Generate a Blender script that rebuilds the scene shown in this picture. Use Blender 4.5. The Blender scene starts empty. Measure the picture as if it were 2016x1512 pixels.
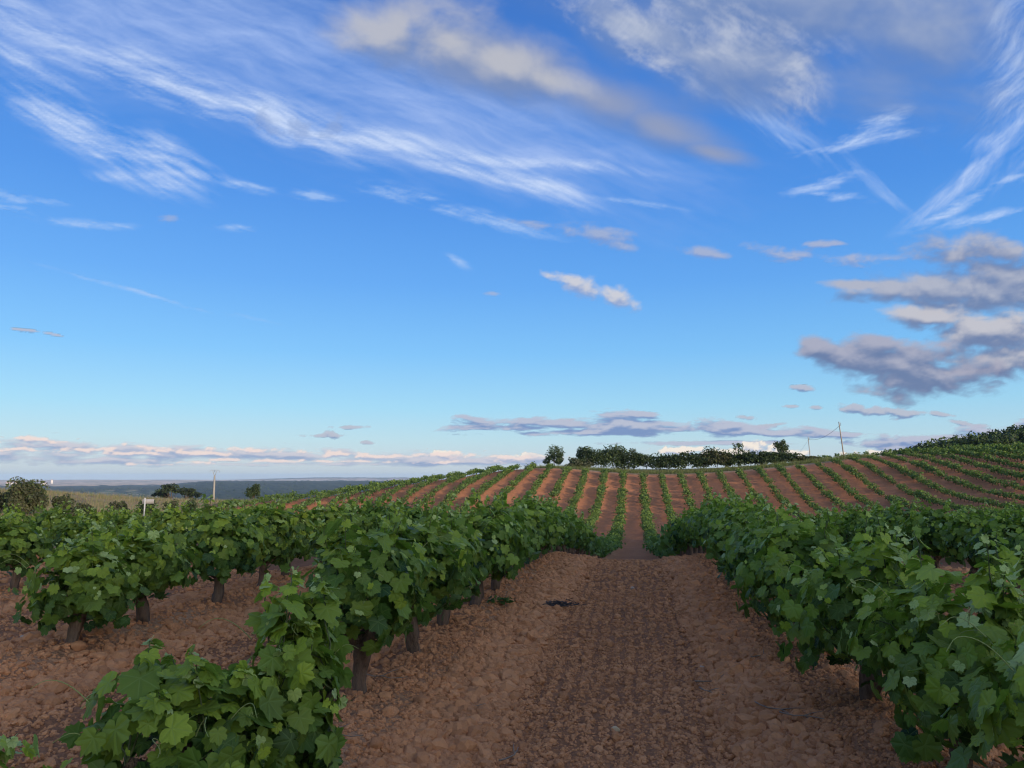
import bpy, math, random
import numpy as np
from mathutils import Vector, Matrix

C = bpy.context.scene.collection
R = math.radians
SC = bpy.context.scene

# ------------------------------------------------------------------ camera
FPX = 1514.0                       # focal length in pixels of the 2016 px wide photograph
PITCH, YAW, EYE = R(6.85), R(8.95), 1.45
cam_d = bpy.data.cameras.new('camera')
cam_d.sensor_width = 36.0
cam_d.lens = 36.0 * FPX / 2016.0
cam_d.clip_start, cam_d.clip_end = 0.05, 90000.0
cam = bpy.data.objects.new('camera', cam_d)
C.objects.link(cam)
cam.location = (0, 0, EYE)
cam.rotation_euler = (math.pi/2 + PITCH, 0, YAW)
SC.camera = cam

_fw = np.array([-math.sin(YAW)*math.cos(PITCH), math.cos(YAW)*math.cos(PITCH), math.sin(PITCH)])
_rt = np.array([math.cos(YAW), math.sin(YAW), 0.0])
_up = np.cross(_rt, _fw)
def ray(px, py):
    """direction in the world that the photograph shows at a pixel"""
    d = _fw*FPX + _rt*(px-1008.0) + _up*(756.0-py)
    return d/np.linalg.norm(d)
def project(p):
    q = np.asarray(p, float) - np.array([0, 0, EYE])
    dep = q @ _fw
    return 1008.0 + FPX*(q @ _rt)/dep, 756.0 - FPX*(q @ _up)/dep, dep

# ------------------------------------------------------------------ sun, exposure
SUN_EL, SUN_AZ = R(11.0), R(128.0)          # azimuth clockwise from +Y (the direction of the rows)
sun_dir = Vector((math.sin(SUN_AZ)*math.cos(SUN_EL), math.cos(SUN_AZ)*math.cos(SUN_EL), math.sin(SUN_EL)))
sl = bpy.data.lights.new('sun', 'SUN')
sl.energy, sl.angle, sl.color = 4.3, R(1.2), (1.0, 0.76, 0.54)
so = bpy.data.objects.new('sun', sl)
C.objects.link(so)
so.rotation_euler = sun_dir.to_track_quat('Z', 'Y').to_euler()
so.location = (60, -60, 60)
SC.view_settings.view_transform = 'Standard'
SC.view_settings.look = 'None'
SC.view_settings.exposure = 0.5
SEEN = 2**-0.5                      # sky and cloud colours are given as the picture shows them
SC.view_settings.gamma = 1.0
SC.view_settings.use_curve_mapping = False
SC.cycles.use_denoising = True
SC.cycles.filter_width = 1.15
SC.cycles.max_bounces = 8
SC.cycles.diffuse_bounces = 3
SC.cycles.transmission_bounces = 3
SC.cycles.volume_bounces = 0
SC.cycles.transparent_max_bounces = 6

# ------------------------------------------------------------------ node expressions
class X:
    """a socket with arithmetic, so that a shader reads like a formula"""
    nt = None
    def __init__(s, sock): s.s = sock
    @staticmethod
    def m(op, *a, clamp=False):
        n = X.nt.nodes.new('ShaderNodeMath'); n.operation = op; n.use_clamp = clamp
        for i, v in enumerate(a):
            if isinstance(v, X): X.nt.links.new(v.s, n.inputs[i])
            else: n.inputs[i].default_value = v
        return X(n.outputs[0])
    def __add__(s, o): return X.m('ADD', s, o)
    __radd__ = __add__
    def __sub__(s, o): return X.m('SUBTRACT', s, o)
    def __rsub__(s, o): return X.m('SUBTRACT', o, s)
    def __mul__(s, o): return X.m('MULTIPLY', s, o)
    __rmul__ = __mul__
    def __truediv__(s, o): return X.m('DIVIDE', s, o)
    def min(s, o): return X.m('MINIMUM', s, o)
    def max(s, o): return X.m('MAXIMUM', s, o)
    def pow(s, o): return X.m('POWER', s, o)
    def abs(s): return X.m('ABSOLUTE', s)
def link(a, b): X.nt.links.new(a.s if isinstance(a, X) else a, b)
def sstep(x, a, b, lo=0.0, hi=1.0):
    n = X.nt.nodes.new('ShaderNodeMapRange'); n.interpolation_type = 'SMOOTHSTEP'
    n.inputs[1].default_value, n.inputs[2].default_value = a, b
    n.inputs[3].default_value, n.inputs[4].default_value = lo, hi
    link(x, n.inputs[0]); return X(n.outputs[0])
def vec(x, y, z=0.0):
    n = X.nt.nodes.new('ShaderNodeCombineXYZ')
    for i, v in enumerate((x, y, z)):
        if isinstance(v, X): link(v, n.inputs[i])
        else: n.inputs[i].default_value = v
    return X(n.outputs[0])
def vmath(op, a, b=None):
    n = X.nt.nodes.new('ShaderNodeVectorMath'); n.operation = op
    for i, v in enumerate((a, b)):
        if v is None: continue
        if isinstance(v, X): link(v, n.inputs[i])
        else: n.inputs[i].default_value = v
    return X(n.outputs['Value' if op in ('LENGTH', 'DISTANCE', 'DOT_PRODUCT') else 'Vector'])
def xyz(v):
    n = X.nt.nodes.new('ShaderNodeSeparateXYZ'); link(v, n.inputs[0]); return [X(o) for o in n.outputs]
def noise(v, scale, detail=4.0, rough=0.5, dist=0.0, lac=2.0, color=False, w=None):
    n = X.nt.nodes.new('ShaderNodeTexNoise')
    if w is not None:
        n.noise_dimensions = '4D'; n.inputs['W'].default_value = w
    link(v, n.inputs['Vector'])
    n.inputs['Scale'].default_value = scale; n.inputs['Detail'].default_value = detail
    n.inputs['Roughness'].default_value = rough; n.inputs['Distortion'].default_value = dist
    n.inputs['Lacunarity'].default_value = lac
    return X(n.outputs['Color' if color else 'Fac'])
def voronoi(v, scale, feature='F1', out='Distance', rand=1.0):
    n = X.nt.nodes.new('ShaderNodeTexVoronoi'); n.feature = feature
    link(v, n.inputs['Vector']); n.inputs['Scale'].default_value = scale
    n.inputs['Randomness'].default_value = rand
    return X(n.outputs[out])
def mix(f, a, b, mode='MIX'):
    n = X.nt.nodes.new('ShaderNodeMix'); n.data_type = 'RGBA'; n.blend_type = mode
    for i, v in ((0, f), (6, a), (7, b)):
        if isinstance(v, X): link(v, n.inputs[i])
        elif i == 0: n.inputs[0].default_value = v
        else: n.inputs[i].default_value = (*v, 1.0) if len(v) == 3 else v
    return X(n.outputs[2])
def mapping(v, loc, rot, scl):
    n = X.nt.nodes.new('ShaderNodeMapping'); n.vector_type = 'TEXTURE'
    link(v, n.inputs[0])
    n.inputs[1].default_value = loc; n.inputs[2].default_value = (0, 0, rot); n.inputs[3].default_value = scl
    return X(n.outputs[0])

# ------------------------------------------------------------------ clear sky
world = bpy.data.worlds.new('World')
SC.world = world
world.use_nodes = True
nt = world.node_tree
nt.nodes.clear()
X.nt = nt
out = nt.nodes.new('ShaderNodeOutputWorld')
bg = nt.nodes.new('ShaderNodeBackground')
nt.links.new(bg.outputs[0], out.inputs[0])
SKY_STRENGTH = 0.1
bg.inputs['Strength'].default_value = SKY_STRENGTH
sky = nt.nodes.new('ShaderNodeTexSky')
sky.sky_type = 'NISHITA'
sky.sun_disc = False
sky.sun_elevation, sky.sun_rotation = SUN_EL, SUN_AZ
sky.altitude = 800.0
sky.air_density, sky.dust_density, sky.ozone_density = 1.0, 1.2, 2.0
tc = nt.nodes.new('ShaderNodeTexCoord')
dx, dy, dz = xyz(X(tc.outputs['Generated']))
elev = X.m('ARCSINE', dz.max(-0.999).min(0.999)) * (180/math.pi)
# the Nishita sky gives the variation with direction, the ramp its colour with height
ramp = nt.nodes.new('ShaderNodeValToRGB')
link(X.m('MULTIPLY', elev, 1/40.0, clamp=True), ramp.inputs[0])
def s2l(c): return tuple(((v/255)/12.92 if v/255 <= .04045 else (((v/255)+.055)/1.055)**2.4) for v in c)
GRAD = [(0.0, (184, 198, 212)), (1.2, (186, 203, 218)), (2.6, (174, 208, 226)), (5.0, (148, 204, 235)), (9.0, (114, 184, 240)),
        (14.0, (88, 160, 236)), (20.0, (68, 140, 226)), (27.0, (58, 124, 212)), (34.0, (52, 110, 196)), (40.0, (48, 100, 184))]
el_ = ramp.color_ramp.elements
while len(el_) > 1: el_.remove(el_[-1])
for i, (e, c) in enumerate(GRAD):
    k = el_[0] if i == 0 else el_.new(e/40.0)
    k.position = e/40.0
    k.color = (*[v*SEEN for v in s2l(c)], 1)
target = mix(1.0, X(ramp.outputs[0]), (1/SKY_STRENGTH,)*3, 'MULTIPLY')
# away from the sun the evening blue of the ramp, towards the unseen sun a Nishita glow brightened to light the foreground
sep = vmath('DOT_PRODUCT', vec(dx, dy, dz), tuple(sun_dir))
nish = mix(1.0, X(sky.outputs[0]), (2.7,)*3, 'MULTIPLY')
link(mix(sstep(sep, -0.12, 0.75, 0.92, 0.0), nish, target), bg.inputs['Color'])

# ------------------------------------------------------------------ noise for shapes (numpy)
def _hash(ix, iy, seed):
    h = (ix.astype(np.uint32)*np.uint32(374761393) + iy.astype(np.uint32)*np.uint32(668265263) + np.uint32((seed*2246822519) & 0xffffffff))
    h = (h ^ (h >> np.uint32(13)))*np.uint32(1274126177)
    return h ^ (h >> np.uint32(16))
_GA = np.arange(256)*(2*math.pi/256)
_GX, _GY = np.cos(_GA), np.sin(_GA)
def perlin(x, y, seed=0):
    x0, y0 = np.floor(x), np.floor(y)
    fx, fy = x-x0, y-y0
    ix, iy = x0.astype(np.int64), y0.astype(np.int64)
    u, v = fx*fx*fx*(fx*(fx*6-15)+10), fy*fy*fy*(fy*(fy*6-15)+10)
    def g(a, b):
        h = _hash(ix+a, iy+b, seed) & np.uint32(255)
        return _GX[h]*(fx-a) + _GY[h]*(fy-b)
    a = g(0, 0); b = g(1, 0); c_ = g(0, 1); d = g(1, 1)
    return (a+(b-a)*u)*(1-v) + (c_+(d-c_)*u)*v
def fbm(x, y, octaves=5, rough=0.5, seed=0):
    t = np.zeros_like(x); amp = 1.0
    for k in range(octaves):
        t += amp*perlin(x*2**k + 17.3*k, y*2**k - 9.1*k, seed+k)
        amp *= rough
    return t*1.5
def smooth(x, a, b):
    t = np.clip((x-a)/(b-a), 0, 1); return t*t*(3-2*t)

# ------------------------------------------------------------------ clouds: a sheet of the sky dome, 40 km off
def tag(o, label=None, cat=None, group=None, kind=None):
    if label: o['label'] = label
    if cat: o['category'] = cat
    if group: o['group'] = group
    if kind: o['kind'] = kind
    return o
def np_mesh(name, verts, faces, attrs=None, smooth_=False, uv=None):
    """mesh from arrays; faces: (n,3) or (n,4)"""
    me = bpy.data.meshes.new(name)
    n, k = faces.shape
    me.vertices.add(len(verts)); me.vertices.foreach_set('co', np.ascontiguousarray(verts, np.float32).ravel())
    me.loops.add(n*k); me.loops.foreach_set('vertex_index', np.ascontiguousarray(faces, np.int32).ravel())
    me.polygons.add(n)
    me.polygons.foreach_set('loop_start', np.arange(0, n*k, k, dtype=np.int32))
    me.polygons.foreach_set('loop_total', np.full(n, k, np.int32))
    if smooth_: me.polygons.foreach_set('use_smooth', np.ones(n, bool))
    for an, (typ, dat) in (attrs or {}).items():
        a = me.attributes.new(an, typ, 'POINT')
        if typ == 'FLOAT': a.data.foreach_set('value', np.ascontiguousarray(dat, np.float32).ravel())
        elif typ == 'FLOAT_COLOR': a.data.foreach_set('color', np.ascontiguousarray(dat, np.float32).ravel())
        else: a.data.foreach_set('vector', np.ascontiguousarray(dat, np.float32).ravel())
    me.update(calc_edges=True)
    return me
def add_obj(name, me, mat=None, parent=None):
    o = bpy.data.objects.new(name, me); C.objects.link(o)
    if mat and not me.materials: me.materials.append(mat)
    if parent: o.parent = parent
    return o
def new_mat(name):
    m = bpy.data.materials.new(name); m.use_nodes = True
    m.node_tree.nodes.clear(); X.nt = m.node_tree
    return m, m.node_tree.nodes.new('ShaderNodeOutputMaterial')

def cloud_layers(px, py):
    """density and colour of the clouds, in the pixel coordinates of the photograph (35 px are about 1.3 degrees)"""
    shp = px.shape
    A = np.zeros(px.size); COL = np.zeros((px.size, 3))
    def field(ells, x, y):
        m = np.full_like(x, 9.0)
        for cx, cy, rx, ry, rot in ells:
            a = R(rot); ca, sa = math.cos(a), math.sin(a)
            X0, Y0 = x-cx, y-cy
            m = np.minimum(m, np.hypot((X0*ca + Y0*sa)/rx, (-X0*sa + Y0*ca)/ry))
        return 1-m
    def put(sel, d, col):
        COL[sel] = COL[sel]*(1-d)[:, None] + col*d[:, None]
        A[sel] = A[sel]*(1-d) + d
    def rotc(x, y, rot, st):
        a = R(rot); return (x*math.cos(a)+y*math.sin(a))/st, (-x*math.sin(a)+y*math.cos(a))
    def cirrus(ells, size, st, rot, alpha, colr, amp=1.0, soft=1.0, seed=0, warp=14, bias=0.0):
        sel = np.nonzero(field(ells, px, py).ravel() > -1.6)[0]
        x, y = px.ravel()[sel], py.ravel()[sel]
        wx = x + warp*fbm(x/240, y/150, 3, .45, seed+50)
        wy = y + warp*fbm(x/240+31, y/150+7, 3, .45, seed+60)
        f = np.clip(field(ells, wx, wy), -2, 1)
        qx, qy = rotc(wx, wy, rot, st)
        n = fbm(qx/size, qy/size, 6, .66, seed) + .7*fbm(qx/size/4, qy/size/4, 3, .5, seed+9)
        qx, qy = rotc(x, y, rot+9, st*2.2)
        n += .5*fbm(qx/size*2.6, qy/size*2.6, 4, .6, seed+19)
        d = np.clip((f*.9 + amp*n + bias + .35)/(soft+.75), 0, 1)**1.25*smooth(f, -.75, .55)*alpha
        put(sel, d, np.array(s2l(colr)))
    def cumulus(ells, size, st, amp, soft, alpha, bright, dark, gain=2.2, off=(-4, -10), seed=0, rough=.55, clipf=.7, kf=1.0, base=.5, rot=0):
        sel = np.nonzero(field(ells, px, py).ravel() > -1.1)[0]
        x, y = px.ravel()[sel], py.ravel()[sel]
        def raw(x, y):
            qx, qy = rotc(x, y, rot, st)
            n = fbm(qx/size + .3*perlin(qx/size+5, qy/size+9, seed+40), qy/size + .3*perlin(qx/size-3, qy/size+2, seed+41), 6, rough, seed)
            f = field(ells, x, y)
            return np.clip(f, -1.5, clipf)*kf + amp*n
        r0, r1 = raw(x, y), raw(x+off[0], y+off[1])
        d = smooth(r0, 0, soft)*alpha
        lit = np.clip(base + gain*(r0-r1), 0, 1)
        lit = lit*lit*(3-2*lit)
        put(sel, d, np.array(s2l(dark))*(1-lit)[:, None] + np.array(s2l(bright))*lit[:, None])
    # high veil with its sharp lower edge, from the top left corner to the middle
    cirrus([(380, 60, 660, 150, 14), (820, 230, 500, 110, 16), (150, 30, 360, 110, 12), (1050, 300, 330, 60, 8)], 50, 5, 16, .74, (168, 193, 242), .38, 1.0, 1, 26, .2)
    cirrus([(100, 75, 220, 40, 27), (330, 165, 240, 50, 22), (560, 240, 240, 42, 16), (800, 288, 240, 27, 12), (1010, 322, 280, 17, 3), (960, 355, 180, 20, 14), (1060, 378, 120, 24, 20)], 26, 7, 17, .88, (206, 222, 250), .62, 1.1, 11, 18, .1)
    cirrus([(160, 250, 200, 40, 30), (300, 320, 110, 50, 26), (60, 128, 120, 16, 26), (330, 347, 130, 11, 4)], 24, 6, 24, .85, (200, 218, 249), .62, 1.05, 21, 16, .05)
    cirrus([(490, 370, 50, 9, 10), (622, 388, 46, 10, 8), (180, 442, 120, 8, 5), (20, 385, 100, 12, 10), (10, 410, 60, 9, 6), (790, 385, 80, 18, 10), (300, 580, 190, 5, 14), (1260, 400, 80, 6, 8), (960, 432, 130, 14, 12), (470, 448, 50, 7, 6), (905, 515, 24, 8, 30)], 16, 5, 10, .58, (180, 207, 246), .8, .9, 31, 8)
    # wisps on the right
    cirrus([(1995, 130, 60, 210, 4), (1900, 350, 120, 20, -38), (1960, 285, 50, 44, -40)], 26, 5, -50, .75, (186, 208, 247), .62, .95, 41, 22, .1)
    cirrus([(1690, 276, 115, 14, -9), (1735, 240, 56, 20, -25), (1612, 360, 76, 16, -14), (1640, 380, 64, 9, 6), (1880, 405, 95, 13, -22), (1940, 428, 95, 11, -6), (1990, 360, 40, 12, -8)], 16, 5, -14, .78, (190, 212, 248), .62, .95, 43, 12)
    cirrus([(1722, 362, 110, 16, 42), (1500, 235, 190, 30, 30)], 20, 6, 38, .55, (178, 204, 246), .62, .95, 47, 12)
    # soft grey clouds high up
    cumulus([(1040, 140, 280, 100, 16), (1180, 195, 240, 84, 19), (1300, 250, 190, 58, 20), (1400, 300, 120, 30, 14)], 180, 1.8, .34, 1.45, .86, (150, 160, 187), (122, 143, 186), 1.0, (-6, -50), 56, .55, 1.0, 1.35, base=.4, rot=16)
    cumulus([(770, 62, 150, 90, 4), (880, 72, 220, 116, 12), (990, 125, 190, 88, 20), (1080, 160, 140, 60, 20)], 120, 1.6, .40, 1.35, .92, (187, 189, 199), (122, 143, 185), .85, (-14, -52), 66, .58, 1.0, 1.5, base=.40, rot=14)
    cumulus([(1520, -20, 620, 250, 4), (1270, 70, 240, 120, 24), (1480, 110, 300, 150, 8), (1780, 60, 320, 230, 6)], 230, 1.7, .40, 1.1, .88, (172, 183, 205), (114, 140, 188), .9, (16, -50), 86, .55, 1.0, 1.3, base=.36, rot=10)
    cirrus([(1285, 86, 130, 40, 36), (1560, 150, 60, 90, -10), (1200, 25, 130, 40, 28), (1420, 60, 200, 60, 10)], 40, 1.8, 24, .62, (196, 203, 219), 1.0, 1.5, 64, 26)
    cumulus([(1160, 458, 130, 19, 11), (1225, 484, 60, 15, 14), (1060, 440, 70, 10, 6), (335, 428, 36, 12, 8)], 40, 2.2, .62, 1.05, .78, (170, 180, 207), (138, 158, 202), 1.0, (0, -12), 71, .6)
    cumulus([(545, 240, 60, 36, 20), (620, 262, 60, 18, 18), (660, 244, 18, 20, 0)], 34, 1.2, .9, 1.1, .55, (140, 165, 212), (124, 152, 206), 1.0, (0, -14), 73)
    # heaped clouds on the right
    LB, LD = (182, 183, 195), (112, 128, 166)
    cumulus([(1160, 566, 100, 22, 16), (1215, 588, 60, 21, 12), (1088, 547, 34, 11, 14), (1120, 552, 60, 14, 14)], 30, 1.6, .42, .75, .93, (208, 208, 215), (142, 163, 206), 1.2, (-4, -14), 81, base=.5)
    cumulus([(1540, 497, 76, 19, 6), (1690, 508, 116, 15, -2), (1620, 480, 56, 8, 0), (1385, 498, 76, 13, 6), (970, 578, 20, 6, 4)], 34, 2.6, .62, 1.0, .78, (176, 182, 205), (136, 156, 202), 1.0, (0, -10), 91, .6)
    cumulus([(1940, 508, 170, 50, 8), (1900, 578, 250, 60, 4), (1690, 560, 84, 14, 2), (1790, 568, 120, 36, 4), (2010, 560, 140, 90, 0), (2100, 540, 140, 80, 0)], 50, 1.9, .40, .70, .89, LB, LD, 1.0, (-5, -26), 102, base=.30)
    cumulus([(1830, 624, 130, 23, 3), (1960, 655, 190, 56, 4), (2000, 705, 170, 46, 0), (2120, 660, 150, 60, 0)], 42, 2.2, .38, .60, .94, (198, 196, 203), LD, 1.2, (-5, -22), 111, base=.34)
    cumulus([(1700, 708, 130, 50, 4), (1800, 738, 166, 56, 4), (1622, 686, 54, 26, 0), (1880, 742, 96, 42, -12), (1740, 690, 160, 36, 2), (1760, 720, 150, 50, 0)], 40, 2.4, .38, .55, .93, (172, 172, 190), (106, 122, 161), 1.1, (-8, -20), 123, base=.30)
    # thin dark fragments
    cumulus([(1585, 765, 40, 7, 8), (1608, 802, 16, 5, 0), (1750, 812, 90, 11, 6), (1685, 800, 32, 12, 0), (1560, 800, 20, 4, 0), (1850, 815, 36, 6, 6), (1905, 835, 50, 5, 8), (640, 858, 44, 5, 0), (655, 857, 20, 8, 0), (685, 841, 44, 4, 0), (722, 871, 16, 4, 10), (48, 650, 26, 4, 6), (105, 658, 30, 3, 10), (1468, 822, 18, 5, 4), (1120, 826, 20, 4, 0), (1510, 838, 40, 5, -6)], 20, 2.0, .55, .5, .85, (186, 187, 202), (116, 138, 182), 1.4, (0, -6), 131)
    # flat grey-blue layer over the bushes
    cumulus([(1270, 840, 340, 19, 1), (1250, 816, 76, 13, 3), (1000, 843, 110, 9, 0), (1480, 852, 230, 10, 2), (1830, 868, 180, 20, -3), (1900, 858, 120, 18, -8), (1420, 872, 180, 5, 0), (1180, 850, 210, 11, 0), (1640, 855, 70, 5, 0), (2050, 850, 120, 20, 0)], 24, 4.5, .7, .45, .90, (186, 189, 208), (116, 140, 188), 1.6, (0, -9), 141, base=.28)
    # sunlit heaps along the horizon
    cumulus([(1490, 876, 42, 14, 0), (1540, 893, 66, 11, 0), (1345, 887, 60, 10, 0), (1420, 893, 90, 11, 0), (880, 896, 28, 10, 0), (1040, 905, 50, 11, 0), (1760, 895, 90, 9, 0)], 22, 1.3, .6, .30, .95, (250, 238, 224), (158, 173, 204), 1.2, (-4, -8), 151, base=.46)
    HZ = [(110, 878, 170, 18, 3), (330, 890, 190, 18, 2), (560, 897, 190, 17, 1), (800, 904, 200, 15, 0), (980, 907, 160, 13, 0), (30, 899, 210, 18, 0), (220, 907, 180, 11, 0), (-120, 885, 180, 26, 0), (460, 914, 150, 5, 0), (640, 913, 200, 5, 0), (-300, 885, 160, 22, 0)]
    cumulus(HZ, 22, 4.5, .6, .8, .92, (206, 204, 214), (146, 165, 199), 1.2, (0, -6), 161, base=.36)
    cumulus([(60, 866, 90, 7, 4), (170, 886, 110, 7, 4), (250, 893, 90, 5, 0), (310, 884, 60, 7, 6), (400, 893, 60, 6, 2), (520, 888, 100, 7, 2), (640, 893, 110, 7, 2), (760, 899, 90, 6, 0), (880, 896, 80, 8, 0), (1000, 903, 90, 8, 0), (560, 908, 60, 4, 0), (380, 911, 50, 4, 0), (700, 908, 80, 4, 0), (290, 914, 40, 3, 0), (440, 905, 40, 4, 0), (860, 910, 60, 4, 0), (-60, 872, 90, 8, 0), (20, 884, 70, 5, 0)], 15, 2.6, .85, .7, .92, (244, 224, 216), (172, 182, 206), 1.1, (-2, -5), 162, base=.55)
    return A.reshape(shp), COL.reshape(shp+(3,))

def build_clouds():
    az0, az1 = -47.0, 31.0            # clockwise from the rows; finer here, where the photograph looks
    az = np.concatenate([np.arange(az1-360+1.5, az0, 1.5), np.arange(az0, az1, 0.085), [az1]])
    el = np.concatenate([np.arange(0.15, 6.0, 0.05), np.arange(6.0, 44.0, 0.085), np.arange(44.0, 80.0, 1.5)])
    AZ, EL = np.meshgrid(np.radians(az), np.radians(el), indexing='ij')
    d = np.stack([np.sin(AZ)*np.cos(EL), np.cos(AZ)*np.cos(EL), np.sin(EL)], -1)
    dep = d @ _fw
    behind = dep < 0.25
    dep = np.maximum(np.abs(dep), 0.25)
    px = 1008 + FPX*(d @ _rt)/dep; py = 756 - FPX*(d @ _up)/dep
    A, COL = cloud_layers(px, py)
    # away from the view: broken cloud of the same kind and cover
    az_, el_d = np.degrees(AZ), np.degrees(EL)
    w = np.maximum(np.maximum(smooth(az_, 31, 45), smooth(-az_, 47, 60)), smooth(el_d, 44, 55))
    n = smooth(fbm(d[..., 0]*3/(d[..., 2]+.3), d[..., 1]*6/(d[..., 2]+.3), 5, .55, 77), -.15, .5)*.8
    COL = COL*(1-w)[..., None] + np.array(s2l((196, 202, 218)))*(n*w)[..., None]
    A = A*(1-w) + n*w
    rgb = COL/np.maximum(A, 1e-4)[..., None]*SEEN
    na, ne = A.shape
    idx = np.arange(na*ne).reshape(na, ne)
    q = np.stack([idx[:-1, :-1], idx[1:, :-1], idx[1:, 1:], idx[:-1, 1:]], -1).reshape(-1, 4)
    keep = A.ravel()[q].max(1) > 0.004
    q = q[keep]
    used = np.unique(q); remap = np.zeros(na*ne, np.int64); remap[used] = np.arange(len(used))
    col = np.concatenate([rgb.reshape(-1, 3), A.reshape(-1, 1)], 1)[used]
    me = np_mesh('clouds', d.reshape(-1, 3)[used]*40000.0, remap[q], {'cloud': ('FLOAT_COLOR', col)})
    m, o = new_mat('cloud')
    at = m.node_tree.nodes.new('ShaderNodeAttribute'); at.attribute_name = 'cloud'
    em = m.node_tree.nodes.new('ShaderNodeEmission'); tr = m.node_tree.nodes.new('ShaderNodeBsdfTransparent'); mx = m.node_tree.nodes.new('ShaderNodeMixShader')
    link(at.outputs['Color'], em.inputs['Color']); link(at.outputs['Alpha'], mx.inputs[0])
    link(tr.outputs[0], mx.inputs[1]); link(em.outputs[0], mx.inputs[2]); link(mx.outputs[0], o.inputs['Surface'])
    m.cycles.emission_sampling = 'NONE'
    ob = add_obj('clouds', me, m)
    tag(ob, 'white cirrus streaks and soft grey clouds across the evening sky', 'clouds', kind='stuff')
    return len(q)
print('cloud quads', build_clouds())

# ------------------------------------------------------------------ the lie of the land
ROW0, ROWR, GAP = -1.76, 1.45, 3.12       # first rows left and right of the path
def at(px, py, Y):
    d = ray(px, py); k = Y/d[1]; return (d[0]*k, Y, EYE + d[2]*k)
CTRL = [(0, -30, .6), (0, -12, .1), (0, 0, 0), (0, 6, 0), (0, 11, 0), (0, 14.5, -.05), (0, 19, -.42), (0, 30, -1.75), (0, 45, -3.15), (0, 58, -4.12), (0, 70, -4.5),
        (0, 81, -4.5), (0, 92, -4.3), (0, 100, -3.9), (0, 108, -3.0), (0, 115, -1.9), (0, 122, -.7), (0, 133, 1.35), (0, 139, 1.9), (0, 146, 2.6), (0, 165, 2.6),
        (-6, 0, 0), (-6, 8, 0), (-6, 14, -.08), (6, 0, 0), (6, 8, 0), (6, 14, -.06), (7, 30, -1.7), (10, 60, -4.0), (-7, 30, -1.7), (10, 80, -4.3),
        (-12, 4, 0), (-12, 13, -.1), (-12, 22, -.7), (-12, 40, -2.5), (-12, 60, -3.7), (-12, 83, -4.2), (-12, 110, -1.5), (-14.6, 133, 2.8), (-14.6, 146, 3.0), (-14, 170, 1.5),
        (-23.5, 15, -.4), (-23.5, 25, -1.0), (-23.5, 40, -2.0), (-23.5, 60, -2.5), (-23.5, 83, -4.0), (-23.5, 104, -.2), (-23.5, 122, 1.4), (-23.5, 139, 2.5), (-23.5, 152, 1.8),
        (-34, 127, .7), (-40, 118, -.4), (-40, 90, -4.3), (-36, 60, -2.2), (-42, 76, -3.5), (-36, 80, -5.0), (-42, 94, -3.0), (-40, 140, -1.6), (-40, 170, -5.0), (-49, 90, -2.1), (-45, 104, -1.4), (-48, 107, -1.7), (-30, 82, -4.8), (-50, 112, -2.4), (-52, 132, -4.5),
        (-30, 30, -1.2), (-20, 18, -.45), (-45, 50, -.8), (-50, 75, -1.8), (-55, 75, -1.1), (-58, 70, -.6), (-61, 67, -.15), (-70, 62, .2), (-66, 80, -.4), (-60, 45, -.6), (-75, 90, -1.6), (-60, 108, -2.9), (-80, 50, .1), (-90, 70, -.6),
        (-110, 100, -3.4), (-100, 150, -5.5), (-150, 200, -9), (-60, 180, -7.5), (-100, 40, -1.0), (-60, -40, -1), (-40, 0, -.8), (-40, 15, -.9),
        (10.7, 133, 1.5), (10.7, 115, -2.0), (23, 131, 2.4), (23, 109, -2.7), (23, 90, -4.0), (32.5, 133, 3.6), (32.5, 110, -1.5), (32.5, 90, -3.4), (41.8, 138, 4.5), (41.8, 115, 1.2), (41.8, 91, -1.3),
        (60, 130, 5.0), (60, 105, 2.4), (80, 160, 6.2), (50, 80, -.9), (40, 60, -1.8), (30, 45, -1.9), (20, 30, -1.3), (15, 18, -.25), (15, 10, 0), (25, 15, .1), (30, 0, .4), (24, 30, -1.2), (22, 60, -3.6),
        (25, 146, 3.6), (25, 165, 3.2), (42, 150, 5.2), (42, 175, 5.0), (60, 160, 5.8), (0, 220, -1), (0, 260, -4), (-40, 240, -9), (50, 260, 1.5), (70, 230, 4.2), (84, 230, 7), (106, 230, 11.8),
        (150, 230, 20), (150, 120, 14), (120, 170, 11), (100, 120, 8.5), (130, 60, 9), (80, 40, 3), (80, 0, 3), (60, -60, 2), (0, -80, 1), (140, -20, 6), (-80, -100, 0), (90, -130, 3)]
_cp = np.array(CTRL, float)
def _tps_fit(p):
    n = len(p); d2 = ((p[:, None, :2]-p[None, :, :2])**2).sum(-1)
    K = np.where(d2 > 0, .5*d2*np.log(np.maximum(d2, 1e-12)), 0) + np.diag(np.where((p[:, 1] < 22) & (p[:, 0] > -25), 6.0, 90.0))
    Pm = np.concatenate([np.ones((n, 1)), p[:, :2]], 1)
    M = np.zeros((n+3, n+3)); M[:n, :n] = K; M[:n, n:] = Pm; M[n:, :n] = Pm.T
    return np.linalg.solve(M, np.concatenate([p[:, 2], np.zeros(3)]))
_w = _tps_fit(_cp)
def _tps(x, y):
    z = _w[-3] + _w[-2]*x + _w[-1]*y
    for (cx, cy, _), w in zip(CTRL, _w[:-3]):
        d2 = (x-cx)**2 + (y-cy)**2
        z = z + w*.5*d2*np.log(np.maximum(d2, 1e-12))
    return z
def row_near(x):
    """offset from the nearest vine row"""
    l = ROW0 - np.round((ROW0-x)/GAP).clip(0, None)*GAP
    r = ROWR + np.round((x-ROWR)/GAP).clip(0, None)*GAP
    return np.where(np.abs(x-l) < np.abs(x-r), x-l, x-r)
LEFT_EDGE = ([0, 16, 26, 35, 58, 88, 105, 125, 139, 300], [-17, -17, -17, -22, -34, -50, -49, -38, -26, -26])
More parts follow.
